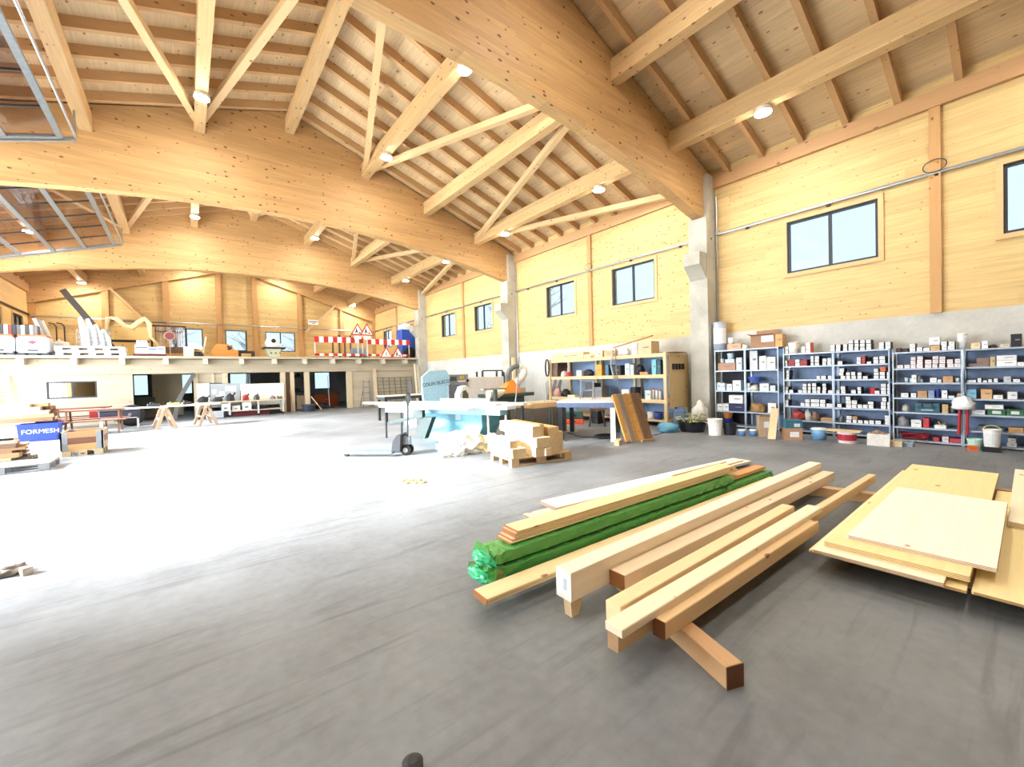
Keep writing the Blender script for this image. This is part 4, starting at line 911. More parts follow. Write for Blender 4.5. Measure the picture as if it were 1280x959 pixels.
# weathered box with pale frame on top
gx0, gx1, gy0, gy1 = 6.52, 7.66, 7.45, 8.3
t = thing('collar_box', 'weathered grey plank box with a pale timber frame on top', 'box', ((gx0+gx1)/2, (gy0+gy1)/2, 0)); hx, hy = (gx1-gx0)/2, (gy1-gy0)/2
mgr = wood((120, 112, 100), 'x', None, .1, .3, (60, 52, 46)); mgy = wood((120, 112, 100), 'y', None, .1, .3, (60, 52, 46))
for k in range(4):
    z = .04+k*.165
    for s in (-1, 1):
        MB().box(-hx, hx, s*hy-.012, s*hy+.012, z, z+.16).build('plank', mgr, t)
        MB().box(s*hx-.012, s*hx+.012, -hy+.013, hy-.013, z, z+.16).build('plank', mgy, t)
for s in (-1, 1):
    MB().box(-hx, hx, s*hy-.014, s*hy+.014, .70, .8).build('frame_rail', wood((226, 186, 128), 'x'), t)
    MB().box(s*hx-.014, s*hx+.014, -hy+.015, hy-.015, .70, .8).build('frame_rail', wood((226, 186, 128), 'y'), t)
for x in (-.05, .05): MB().box(x-.012, x+.012, -hy-.03, -hy-.013, .02, .72).build('metal_strip', M_galv, t)
MB().box(-hx-.02, -hx-.012, -hy-.02, hy, .05, .1).build('edge_iron', M_galv, t)
for k, (a, b) in enumerate(((-.3, .25), (.05, -.25))):
    o = MB().box(-.6, .6, -.06, .06, 0, .03).build('lath', wood((240, 222, 190), 'x'), loc=((gx0+gx1)/2, (gy0+gy1)/2+a, .801)); o.rotation_euler.z = 0; tag(o, ['pale lath resting across the weathered box near its back', 'pale lath resting across the weathered box towards its front'][k], 'lath')

# sliding table saw
sd_ = Vector((.36, -.933)); rz = math.atan2(sd_.y, sd_.x)
t = thing('table_saw', 'light blue sliding table saw with long white table', 'saw', (4.95, 8.65, 0), rz)
mlb = plain((120, 186, 204), .4); mtab = plain((232, 236, 238), .35); mdg = plain((42, 62, 58), .45)
MB().prism([(-.75, 0), (.75, 0), (.95, .35), (.95, .8), (-.75, .8)], -.05, .7).build('cabinet', mlb, t)
MB().box(-1.0, 1.05, -.1, .95, .82, .87, .008).build('main_table', mtab, t)
MB().box(-1.9, 1.9, -.5, -.12, .8, .88, .008).build('sliding_table', mtab, t)
MB().box(-1.7, 1.7, -.46, -.16, .68, .79).build('slide_rail', plain((140, 190, 210), .35), t)
MB().box(-.4, 1.2, -.95, -.52, .82, .86, .008).build('outrigger_table', mtab, t)
MB().prism([(-1.25, .42), (-.2, .62), (-.2, .78), (-.45, .78), (-.5, .62), (-1.25, .52)], -.75, -.65).build('swing_arm', mdg, t)
MB().prism([(-.45, .18), (-.2, .12), (.05, .62), (-.3, .62)], -.7, -.56).build('arm_bracket', mdg, t)
for x in (-1.85, -1.3): MB().tube([(x, -.31, 0), (x, -.31, .68)], .025, 8).build('leg', M_darkm, t)
for x in (1.3, 1.75): MB().tube([(x, -.31, 0), (x, -.31, .68)], .025, 8).build('leg', mtab, t)
MB().box(1.06, 1.6, .0, .9, .8, .85, .006).build('extension_table', mtab, t)
for y in (.08, .82): MB().box(1.5, 1.55, y-.025, y+.025, 0, .8).build('leg', M_darkm, t)
MB().box(-.6, .9, .35, .4, .88, .98).build('rip_fence', M_galv, t)
MB().box(.2, .35, -.055, -.049, .5, .7).build('control_panel', plain((210, 226, 234)), t)
for k, (y, x0, x1, l) in enumerate(((-.36, -2.5, 1.6, 'long white board lying on the sliding table'), (.12, -1.6, 2.0, 'long white board lying on the main saw table'))):
    o = MB().box((x0-x1)/2, (x1-x0)/2, -.12, .12, 0, .04).build('long_board', wood((246, 240, 226), 'x', None, .1, .1)); q = Matrix.Rotation(rz, 4, 'Z') @ Vector(((x0+x1)/2, y, 0)); o.location = (4.95+q.x, 8.65+q.y, .882 if k == 0 else .872); o.rotation_euler.z = rz; tag(o, l, 'board')
p = PZ(540, 536); o = MB().box(-.25, .25, -.18, .18, 0, .06, .02).build('blue_bag', plain((70, 110, 200), .5), loc=(p.x+.1, p.y+.4, 0)); tag(o, 'flat blue bag on the floor under the saw arm', 'bag')

# edge banding machine with light blue cover
Ym = 12.0
def Q(px, py, Y=Ym): return PY(px, py, Y)
a, b = Q(529, 470), Q(562, 470); zt = Q(545, 463).z
t = thing('banding_machine', 'workshop machine with light blue lettered cover and grey control cabinet', 'machine', ((a.x+b.x)/2, Ym, 0)); hw = (b.x-a.x)/2
pts = [(-hw, .55), (-hw*.9, .55), (hw*.8, .55), (hw*.8, 1.2), (hw, 1.3), (hw, 1.55), (hw*.75, zt), (-hw*.55, zt-.02), (-hw*1.05, zt-.2), (-hw*1.05, 1.0)]
MB().prism(pts[1:], 0, .12).build('cover', plain((170, 214, 236), .45), t)
text('COLIN BLECO', .16, plain((40, 60, 90)), t, (-.02, -.004, 1.33), (PI/2, -.12, 0))
c0, c1 = Q(562, 470).x-t.location.x, Q(588, 470).x-t.location.x
MB().box(c0+.03, c1, .15, .7, 0, Q(575, 468).z, .01).build('control_cabinet', plain((150, 156, 164), .4, .3), t)
zc = Q(575, 468).z
MB().box(c0+.1, c0+.35, .14, .15, zc-.22, zc-.08).build('control_panel', plain((80, 86, 96)), t)
MB().box(c0+.48, c0+.64, .14, .15, zc-.16, zc-.06).build('warning_plate', plain((216, 196, 60)), t)
MB().box(c0+.4, c0+.7, .14, .15, zc-.26, zc-.21).build('white_plate', plain((240, 240, 240)), t)
MB().lathe([(.04, .13), (.05, .15)], (c0+.8, 0, zc-.22), 12, 'y').build('knob', M_black, t)
MB().box(c0+.05, c1-.1, .135, .15, .75, zc-.35).build('inner_door', plain((110, 120, 134), .4), t)
MB().box(c1+.01, c1+1.6, .2, .7, 0, 1.5, .015).build('white_cabinet', plain((236, 240, 240), .4), t)
MB().box(-hw*1.6, c1+1.6, .0, .9, .0, .55, .01).build('base', plain((206, 220, 226), .4), t)
p = Q(579, 500, 11.2)
t = thing('dust_hood', 'white round dust hood with dark green chips behind the saw table', 'hood', (p.x, 11.2, 0)); zt = Q(581, 481, 11.2).z
MB().prism([(-.24, .0), (.2, .0), (.2, zt-.2), (.05, zt-.02), (-.1, zt-.06), (-.22, zt-.3)], -.15, .15).build('shell', plain((240, 240, 236), .4), t)
MB().prism([(-.14, .7), (.1, .7), (.1, zt-.3), (0, zt-.16), (-.1, zt-.2)], -.16, -.151).build('opening', plain((92, 96, 70)), t)
# moulder table with orange hood
Yh = 11.0
def Qh(px, py): return PY(px, py, Yh)
a, b = Qh(614, 495), Qh(668, 495); z0 = Qh(640, 503).z; z1 = Qh(640, 491).z
t = thing('spindle_moulder', 'dark green spindle moulder with bright orange extraction hood', 'machine', ((a.x+b.x)/2, Yh, 0)); hw = (b.x-a.x)/2
MB().box(-hw, hw, 0, .8, z1-.14, z1-.02, .01).build('table', plain((78, 92, 84), .4), t)
MB().box(-hw*.7, hw*.6, .1, .7, 0, z1-.14, .01).build('base', plain((70, 84, 78), .5), t)
h0, h1, ht = Qh(629, 490).x-t.location.x, Qh(654, 490).x-t.location.x, Qh(645, 475).z
mo = plain((240, 150, 50), .45)
mb = MB(); cz_ = z1-.015
vs = [mb.bm.verts.new(v) for v in ((h0, .1, cz_), (h1, .1, cz_), (h1, .6, cz_), (h0, .6, cz_), (h1-.3, .28, ht), (h1-.08, .28, ht), (h1-.08, .46, ht), (h1-.3, .46, ht))]
for f in ((0, 1, 2, 3), (4, 5, 6, 7), (0, 1, 5, 4), (1, 2, 6, 5), (2, 3, 7, 6), (3, 0, 4, 7)): mb.bm.faces.new([vs[i] for i in f])
mb.build('orange_hood', mo, t)
hs = [Qh(643, 476), Qh(642.5, 470), Qh(645, 463), Qh(650, 458.5), Qh(656, 457.5)]
MB().tube([(v.x-t.location.x, .37, v.z) for v in hs], .09, 12).build('grey_duct', plain((120, 124, 124), .5), t)
hs = [Qh(656, 457.5), Qh(661, 459), Qh(662, 466), Qh(657, 474), Qh(650, 479)]
MB().tube([(v.x-t.location.x, .3, v.z) for v in hs], [.09, .12, .13, .13, .13], 12).build('white_hose', plain((244, 242, 230), .5), t)
MB().tube([(v.x-t.location.x, -.05, v.z) for v in (Qh(628, 489), Qh(620, 493), Qh(609, 493))], [.1, .14, .16], 12).build('white_hose', plain((246, 240, 216), .5), t)
MB().box(hw*.3, hw*.75, .2, .5, z1-.01, z1+.15).build('feeder', plain((206, 190, 176)), t)
p = Qh(610, 490); t = thing('drill_stand', 'slim dark column stand with flat arm beside the moulder', 'stand', (p.x, 10.6, 0))
MB().lathe([(.2, 0), (.2, .03), (.07, .05), (.07, Qh(611, 487).z)], n=14).build('column', plain((84, 92, 90)), t); MB().box(-.5, .4, -.08, .08, Qh(611, 487).z, Qh(611, 487).z+.05).build('arm', plain((150, 156, 150)), t)
Yf = 13.4; a = PY(603, 465, Yf); b = PY(628, 465, Yf)
t = thing('tube_trolley', 'dark steel tube frame trolley standing against the plinth wall', 'trolley', ((a.x+b.x)/2, Yf, 0)); hw = (b.x-a.x)/2; zt = a.z+.02
for x in (-hw, hw): 
    for y in (0, .4): MB().box(x-.03, x+.03, y-.03, y+.03, 0, zt).build('post', M_darkm, t)
MB().box(-hw, hw, -.025, .025, zt, zt+.05).build('top_rail', M_darkm, t); MB().box(-hw, hw, -.02, .42, .3, .34).build('deck', M_darkm, t)
for k in range(3): MB().box(hw+.08+.09*k, hw+.12+.09*k, 0, .04, 0, zt-.05-.1*k).build('rod', M_darkm, t)
# long grey pole leaning at the pallet
a = PZ(640, 549); o = MB().tube([(a.x, a.y, .012), (a.x+.55, a.y+.35, 1.62)], .018, 8).build('metal_pole', M_steel); tag(o, 'slim grey metal pole leaning behind the timber pallet', 'pole')
# wood slat leaning at column B
o = MB().bar((10.95, 13.6, .02), (11.1, 13.87, 2.3), .16, .05, (0, -1, 0)).build('leaning_plank', wood((232, 214, 176), 'z')); tag(o, 'pale plank leaning upright against the column behind the hood', 'plank')
# second long table behind saw with planks
p = PY(505, 497, 14.5); t = thing('side_table', 'low dark table with pale boards on top behind the saw', 'table', (p.x, 14.5, 0)); zt = PY(505, 494, 14.5).z
MB().box(-.9, .9, -.4, .4, zt-.12, zt-.02).build('table_top', M_darkm, t)
MB().box(-.9, .85, -.38, .3, zt-.018, zt+.02).build('pale_board', wood((238, 226, 200), 'x'), t)
for sx in (-.82, .82):
    for sy in (-.34, .34): MB().box(sx-.04, sx+.04, sy-.04, sy+.04, 0, zt-.12).build('leg', M_darkm, t)

# blue steel welding table
wr_ = .57; wx = Vector((math.cos(wr_), math.sin(wr_))); wy_ = Vector((-wx.y, wx.x)); o0 = Vector((7.28, 5.62)); cx = o0+wx*.72+wy_*.62
t = thing('steel_table', 'blue-grey steel work table with white legs', 'table', (cx.x, cx.y, 0), wr_); mst = plain((110, 126, 160), .4, .3)
for k in range(4): MB().box(-.74+.37*k+.01, -.74+.37*k+.36, -.64, .64, .86, .9).build('top_plate', plain((226, 230, 234), .35, .3), t)
MB().box(-.74, .74, -.66, -.6, .76, .86).box(-.74, .74, .6, .66, .76, .86).box(-.76, -.7, -.6, .6, .76, .86).box(.7, .76, -.6, .6, .76, .86).build('apron', mst, t)
for sx in (-.68, .68):
    for sy in (-.58, .58):
        MB().box(sx-.05, sx+.05, sy-.05, sy+.05, .02, .76).build('leg', plain((236, 238, 240)) if sy < 0 and sx < 0 else M_black, t)
        MB().box(sx-.1, sx+.1, sy-.1, sy+.1, 0, .02).build('foot_plate', M_steel, t)
q = cx+wx*.25+wy_*.1
t = thing('trestle', 'aluminium folding trestle standing on the steel table', 'trestle', (q.x, q.y, .908), wr_)
for s in (-1, 1):
    for y in (-.15, .15): MB().bar((0, y, .42), (s*.18, y, 0), .03, .03).build('leg', M_steel, t)
MB().box(-.03, .03, -.18, .18, .41, .45).build('ridge', M_steel, t)
for s in (-1, 1): MB().box(s*.1-.015, s*.1+.015, -.15, .15, .18, .2).build('brace', M_steel, t)
# leaning brown panel of split poles
a = PZ(783, 554); b = PZ(811, 551.5); d = (b-a); rzp = math.atan2(d.y, d.x)
t = thing('slatted_divider', 'brown slatted timber panel leaning on the steel table', 'panel', ((a.x+b.x)/2+.02, (a.y+b.y)/2-.02, 0), rzp)
L_ = d.length/2+.05; lean = Vector((-.26, .1, 1.02))
for k in range(6):
    x = -L_+(2*L_)*(k+.5)/6; golden = k in (0, 2, 3)
    c = (206, 154, 84) if golden else ((120, 88, 62) if k != 1 else (140, 122, 106))
    p0 = Vector((x, 0, 0)); n = 5 if golden else 1
    for j in range(n):
        A = p0+lean*(j/n+.004); B = p0+lean*((j+1)/n-.004)
        MB().bar(A+Vector((0, 0, .03)), B+Vector((0, 0, .03)), 2*L_/6-.008, .05 if golden else .09, (0, -1, .2)).build('slat', wood(c, 'z', None, .1, .2), t)
MB().bar(Vector((L_*.1, -.06, .03)), Vector((L_, -.06, .03)), .06, .06).build('foot_bar', wood((150, 116, 80), 'x'), t)
p = PZ(777, 552); o = MB().box(-.2, .2, -.05, .05, 0, .09).build('timber_block', wood((206, 170, 124), 'x'), loc=(p.x-.34, p.y-.16, 0)); o.rotation_euler.z = .5; tag(o, 'short timber block on the floor at the table foot', 'timber block')
# cable coil + cable on floor
p = PZ(762, 547.5); mb = MB()
for k in range(5):
    r = .16+.03*(k % 3); mb.tube([(r*math.cos(a_)*1.3, r*math.sin(a_), .012+.012*k) for a_ in [i*PI/10 for i in range(21)]], .01, 6)
o = mb.build('cable_coil', M_black, smooth=True, loc=(p.x-.05, p.y+.1, 0)); tag(o, 'black cable coil on the floor under the steel table', 'cable')
pts = [PZ(x, y, .01) for x, y in ((709, 541), (716, 543), (726, 546), (740, 547), (752, 547))]
o = MB().tube(pts, .01, 6).build('floor_cable', M_black); tag(o, 'black cable running over the floor from the grey box to the coil', 'cable')
pts = [PZ(x, y, .01) for x, y in ((811, 545), (822, 543), (833, 540), (838, 538))]
o = MB().tube(pts, .008, 6).build('floor_cable', M_black); tag(o, 'thin dark cable on the floor beside the wooden rack post', 'cable')

# ================================================================ WOODEN RACK
XR = 10.1
ra = PX(832, 480, XR).y; rb = PX(687.5, 480, XR).y
lv = [PX(829, v, XR).z for v in (500.5, 468.5, 441.5)]
lv = [.18] + lv
t = thing('wooden_rack', 'long wooden workshop rack against the plinth wall', 'rack', (XR, 0, 0)); mrk = wood((224, 196, 148), 'y', None, .1, .2); mrz = wood((226, 200, 154), 'z', None, .1, .2)
nb = 3
for k in range(nb+1):
    y = ra+(rb-ra)*k/nb
    MB().box(-.03 if k in (0, nb) else .72, .05 if k in (0, nb) else .8, y-.04, y+.04, 0, lv[3]+(.03 if k in (0, nb) else -.05)).build('post', mrz, t)
    MB().box(1.0, 1.08, y-.04, y+.04, 0, lv[3]).build('post', mrz, t)
for z in lv: MB().box(.051, 1.1, ra-.04, rb+.04, z-.05, z).build('shelf_board', mrk, t)
for z in lv[1:]: MB().box(.02, .05, ra+.041, rb-.041, z-.09, z+.01).build('front_rail', mrk, t)
MB().box(.1, 1.1, ra-.055, ra-.041, .5, lv[3]-.05).build('end_panel', wood((212, 184, 134), 'z'), t)
MB().box(1.09, 1.1, ra, rb, .3, lv[3]-.06).build('back_panel', plain((140, 170, 214)), t)
XO = XR+.12
def onr(px0, px1, pyt, lvl, X=XO):
    y1 = PX(px0, 480, X).y; y0 = PX(px1, 480, X).y; z = PX((px0+px1)/2, pyt, X).z; return y0, y1, max(.03, z-lv[lvl])
def rbox(px0, px1, pyt, lvl, c, front, label, name='box', cat='box', depth=.35, X=XO, z=None):
    y0, y1, h = onr(px0, px1, pyt, lvl, X); zz = lv[lvl]+.001 if z is None else z
    carton(X, y0, y1, zz, zz+h, c, label, cat, None, depth, front, name=name)
def rtub(px0, px1, pyt, lvl, c, label, X=XO+.12, **k):
    y0, y1, h = onr(px0, px1, pyt, lvl, X); tub(X, (y0+y1)/2, lv[lvl]+.001, (y1-y0)/2, h, c, label, **k)
def rbag(px0, px1, pyt, lvl, c, label, X=XO+.12, seed=1, **k):
    y0, y1, h = onr(px0, px1, pyt, lvl, X); bag(X, (y0+y1)/2, lv[lvl]+.001, .14, (y1-y0)/2, h, c, label, seed=seed, **k)
KB = (200, 164, 118)
# top
rbox(691, 730, 441.5, 3, (206, 178, 134), (214, 188, 146), 'long brown carton on top of the wooden rack', depth=.3)
rbox(745, 754, 438.5, 3, KB, (220, 196, 170), 'brown carton with white front on top of the rack', 'carton', 'carton')
rbox(756, 766, 438.5, 3, KB, KB, 'plain brown carton on top of the rack under the brown stick', 'carton', 'carton')
rbag(731, 743, 443, 3, (232, 224, 170), 'yellowish crumpled bag on top of the rack', seed=61)
rbag(774, 788, 435, 3, (200, 204, 206), 'grey crumpled bag with cable on top of the rack', seed=62)
rbox(791, 797, 428, 3, WH, WH, 'upright white carton on top of the rack', 'carton', 'carton')
rbox(798, 815, 427, 3, (198, 170, 130), (206, 178, 138), 'large brown cardboard carton on top of the rack', 'carton', 'carton', .4)
a = PX(763, 436, XO); b = PX(812, 421.5, XO); o = MB().bar((XO+.15, a.y, a.z+.03), (XO+.15, b.y, b.z+.05), .05, .03).build('wood_stick', wood((150, 108, 72), 'y')); tag(o, 'brown stick lying sloped over the cartons on the rack', 'stick')
for k in range(7):
    a = PX(824+k*1.3, 439, XO); o = MB().bar((XO+.1+.09*k, ra-.2, lv[3]+.012+.014*(k % 2)), (XO+.05+.1*k, ra+.35+.05*(k % 3), lv[3]+.02+.02*(k % 2)), .05, .012).build('bark_strip', wood((92, 66, 50), 'y')); tag(o, 'thin dark bark strip in the loose pile on the rack end', 'strip', 'dark strips piled on the rack end')
# middle shelf
rbox(690, 697, 461, 2, (120, 94, 80), (126, 100, 86), 'brown lower wooden box beside another at the rack end', depth=.5); rbox(690, 697.5, 464, 2, (110, 86, 74), (118, 92, 80), 'brown wooden box stacked on its twin at the rack end', depth=.5, z=lv[2]+.0015+onr(690, 697, 461, 2)[2])
rbag(703, 709, 464, 2, (226, 226, 222), 'whitish bag on the middle rack shelf', seed=63); rbag(709.5, 715, 465, 2, (200, 72, 70), 'red and white bag on the middle rack shelf', seed=64)
rbox(721, 727, 463, 2, WH, WH, 'white canister-like carton on the middle rack shelf', 'carton', 'carton')
rbag(731, 742, 462, 2, (40, 40, 46), 'black tool heap on the middle rack shelf', seed=65, name='tool_heap', cat='tools')
rbox(745, 752.5, 456, 2, (240, 150, 50), (244, 160, 60), 'bright orange machine case on the middle rack shelf', 'machine_case', 'case')
rbox(757, 761, 456, 2, (60, 110, 150), (70, 124, 160), 'narrow blue file case on the middle rack shelf', 'file_case', 'case')
rbox(765, 776, 457, 2, (44, 44, 50), (50, 50, 56), 'black machine case beside the blue file case', 'machine_case', 'case')
rbox(781.5, 787, 454.5, 2, (214, 232, 240), (220, 238, 246), 'tall pale blue canister on the middle rack shelf', 'canister', 'canister'); rbox(788, 792.5, 456, 2, (206, 226, 236), (214, 234, 242), 'pale blue canister next to the taller one', 'canister', 'canister')
rbag(796.5, 805, 456, 2, (34, 34, 40), 'black power tool heap beside the pale canisters', seed=66, name='tool_heap', cat='tools')
for k in range(4):
    y0, y1, h = onr(800+2.6*k, 801.8+2.6*k, 463.5, 2); tub(XO+.02, (y0+y1)/2, lv[2]+.001, .03, .09, (214, 170, 120), 'small tan pot in the row on the middle rack shelf', name='small_pot', cat='pot', group='small pots in a row on the rack', n=10)
rbox(815, 820.5, 450, 2, (110, 176, 190), (120, 190, 204), 'turquoise file case on the middle rack shelf', 'file_case', 'case'); rbox(821.5, 826, 450, 2, (40, 84, 96), (44, 90, 104), 'dark teal file case next to the turquoise one', 'file_case', 'case')
# lower shelf
rbag(693, 701, 485, 1, (206, 160, 150), 'pinkish can and rags on the lower rack shelf', seed=67, name='can_heap', cat='cans')
rbag(703, 712, 486, 1, (30, 30, 34), 'black hose heap on the lower rack shelf', seed=68, name='hose_heap', cat='hose')
rbox(709, 718, 494, 1, (226, 214, 190), (236, 226, 206), 'low cream carton on the lower rack shelf', 'carton', 'carton')
rbox(731, 742, 479, 1, (70, 72, 78), (80, 82, 88), 'dark grey steel cabinet on the lower rack shelf', 'steel_cabinet', 'cabinet'); rbox(743, 752, 484, 1, (120, 120, 124), (130, 130, 134), 'grey metal box with handle on the lower rack shelf', 'metal_box', 'box')
rbox(777, 786, 487, 1, WH, (240, 244, 246), 'white plastic canister on the lower rack shelf', 'canister', 'canister')
rtub(789.5, 800, 484, 1, (26, 26, 30), 'black bucket on the lower rack shelf', taper=.85)
rbox(806, 813, 488, 1, (190, 200, 196), (214, 222, 216), 'grey-white carton on the lower rack shelf', 'carton', 'carton')
for k in range(3): rtub(815+4.2*k, 818+4.2*k, 486+k, 1, (236, 238, 240), 'white spray bottle in the row at the rack end', name='bottle', cat='bottle', taper=1, lid=(190, 40+60*k, 60), group='white bottles at the rack end', n=10)
# bottom shelf
rtub(809, 817, 515, 0, (236, 240, 240), 'white paint bucket on the bottom rack shelf', lid=(236, 240, 240)); rtub(818, 827, 517, 0, (50, 76, 170), 'blue paint bucket on the bottom rack shelf', lid=(60, 88, 180))
rbox(770, 790, 512, 0, (120, 110, 100), (140, 130, 116), 'brown crate on the bottom rack shelf', 'crate', 'crate'); rbag(752, 768, 512, 0, (120, 112, 104), 'grey sack on the bottom rack shelf', seed=70, name='sack', cat='sack')
# hanging things on end panel and in front of the rack
for k in range(4):
    y = ra-.0545; o = MB().box(-.03, .03, -.05, 0, 0, .16).build('spray_gun', M_black, loc=(XR+.28+.16*k, y, PX(845, 462, XR+.4).z)); tag(o, 'black tool hanging in the row on the rack end panel', 'tool', 'black tools hanging on the rack end')
def stand_things():
    # green box, orange case, black bin, dark stool under the table / before the rack
    p = PZ(716, 530.5)
    t = thing('tool_case', 'flat orange-red tool case on the floor under the rack', 'case', (p.x+.15, p.y+.1, 0), .75); MB().box(-.17, .17, -.3, .3, 0, .15, .02).build('body', plain((214, 78, 40)), t); MB().box(-.18, -.17, -.06, .06, .06, .1).build('handle', M_black, t)
    t = thing('tool_case', 'dark green tool case stacked on the orange-red one', 'case', (p.x+.15, p.y+.1, .151), .75); MB().box(-.16, .16, -.28, .28, 0, .22, .02).build('body', plain((48, 84, 80)), t); MB().box(-.17, -.16, -.08, .08, .08, .14).build('handle', M_black, t)
    p = PZ(735, 531); t = thing('bin', 'black open bin on the floor before the wooden rack', 'bin', (p.x+.42, p.y-.02, 0), .7); MB().lathe([(.17, 0), (.21, .36), (.22, .36), (.22, .39), (.19, .39), (.15, .02)], n=4).build('body', M_black, t); MB().lathe([(.215, .385), (.23, .39), (.23, .405), (.215, .41)], n=4).build('rim', plain((180, 180, 180)), t)
    p = PZ(750, 533); t = thing('stool', 'small dark wooden stool on the floor before the rack', 'stool', (p.x, p.y+.1, 0), .7)
    MB().box(-.2, .2, -.2, .2, .45, .5).build('seat', wood((96, 70, 54), 'x'), t)
    for sx in (-1, 1):
        for sy in (-1, 1): MB().bar((sx*.15, sy*.15, .45), (sx*.22, sy*.22, 0), .04, .04).build('leg', wood((84, 62, 50), 'z'), t)
    MB().box(-.19, .19, -.02, .02, .2, .23).build('rung', wood((84, 62, 50), 'x'), t)
    p = PZ(760, 531); bag(p.x+.2, p.y-.12, 0, .16, .16, .42, (110, 104, 96), 'grey round sack on the floor beside the stool', 'sack', 71, 'sack', .2)
    p = PZ(743, 528); bag(9.7, p.y+.75, 0, .2, .24, .5, (80, 120, 156), 'blue plastic sack behind the dark stool', 'sack', 72, 'sack', .3)
stand_things()
# clamps and rods leaning beside the rack
for k in range(7):
    x = 10.5+.07*k; yb_ = rb+.2+.16*k; h = 1.55-.12*(k % 3)
    o = MB().bar((x, yb_, .01), (x+.5, yb_+.05, h), .04, .02, (0, 1, 0)).build('steel_rod', plain((140+10*(k % 3), 150, 158), .4, .5)); tag(o, 'grey steel rail leaning on the plinth wall beside the rack', 'rail', 'steel rails leaning beside the wooden rack')
o = MB().bar((10.0, rb+.15, .02), (10.3, rb+.3, 1.3), .1, .03, (0, 1, 0)).build('white_board', plain((236, 238, 240))); tag(o, 'narrow white board leaning at the end of the wooden rack', 'board')
for k, (px, py, r, c) in enumerate(((683, 460, .2, (60, 66, 72)), (688, 485, .15, (214, 216, 214)))):
    p = PX(px, py, 10.0+.02*k); mb = MB()
    for q in range(3): mb.tube([(.02*q, r*.45*math.cos(a_), r*1.5*math.sin(a_)) for a_ in [i*PI/10 for i in range(21)]], .012, 6)
    o = mb.build('hose_loop', plain(c), loc=(XR-.08, rb+.06+.02*k, p.z)); tag(o, ['dark hose loop hanging on the rack end post', 'white cable loop hanging on the rack end post'][k], 'hose')
pts = [(XR-.05, PX(x, y, XR).y, PX(x, y, XR).z) for x, y in ((772, 436), (766, 446), (765, 458), (768, 470), (771, 476))]
o = MB().tube(pts, .022, 8).build('hanging_hose', plain((176, 178, 176), .5), smooth=True); tag(o, 'thick grey hose hanging from the rack top', 'hose')
pts = [(XR-.09, PX(x, y, XR).y, PX(x, y, XR).z) for x, y in ((772, 436), (772, 450), (773, 466), (776, 482), (780, 497))]
o = MB().tube(pts, .016, 8).build('hanging_hose', plain((130, 122, 110), .5), smooth=True); tag(o, 'thin brown-grey cable hanging down the rack front', 'cable')
# power cord on plinth wall
a = PX(868, 475, W-.04); t = thing('wall_socket', 'white wall socket with red plug and dark cord', 'socket', (W, a.y+.3, a.z)); MB().box(-.06, 0, -.07, .07, -.05, .22).build('box', plain(WH), t); MB().box(-.12, -.06, -.05, .05, -.06, .04).build('plug', plain((150, 40, 50)), t)
MB().tube([(-.1, 0, -.06), (-.12, .2, -.3), (-.12, .3, -.6), (-.12, .1, -.75), (-.12, -.06, -.5), (-.11, .25, -.25), (-.11, .45, -.7), (-.12, .5, -1.0)], .012, 6).build('cord', M_black, t)
# plants, bags by the column
x, y, r, h = floorthing(847, 884, 528, 541.5)
t = thing('wilted_plant', 'wilted plant with pale leaves standing in the wide black tub', 'plant', (x, y, h*.6)); rng = random.Random(4)
mb = MB(); ml = MB()
for k in range(46):
    a_ = rng.uniform(0, 2*PI); rr = rng.uniform(.05, r*1.0); hh = rng.uniform(.12, .32)
    p0 = Vector((rr*.4*math.cos(a_), rr*.4*math.sin(a_), 0)); p1 = Vector((rr*math.cos(a_), rr*math.sin(a_), hh)); p2 = p1+Vector((.12*math.cos(a_), .12*math.sin(a_), -.04))
    (mb if k % 2 else ml).bar(p1-Vector((0, 0, .02)), p2, .05, .006); (mb if k % 2 else ml).bar(p0, p1, .008, .008)
mb.build('green_leaves', plain((120, 150, 60)), t)['kind'] = 'stuff'; ml.build('pale_leaves', plain((232, 216, 190)), t)['kind'] = 'stuff'
p = PZ(845, 541); bag(p.x+.02, p.y+.22, 0, .24, .26, .26, (96, 160, 190), 'light blue knotted plastic bag on the floor by the rack end', 'bag', 74, 'bag', .3, .25)
p = PZ(838, 535); t = thing('jerry_can', 'grey-blue jerry can on the floor at the rack end', 'canister', (10.3, ra-.3, 0)); MB().box(-.12, .12, -.17, .17, 0, .5, .03).build('body', plain((96, 118, 150), .4), t); MB().tube([(0, -.1, .5), (0, -.08, .56), (0, .08, .56), (0, .1, .5)], .015, 6).build('handle', plain((96, 118, 150), .4), t); MB().lathe([(.03, .5), (.03, .54)], (0, .13, 0), 10).build('cap', M_black, t)
p = PZ(862, 530); bag(10.58, ra-.68, 0, .26, .2, .66, (226, 222, 216), 'white sack with red print slumped against the wall by the column', 'sack', 75, 'sack', .35)

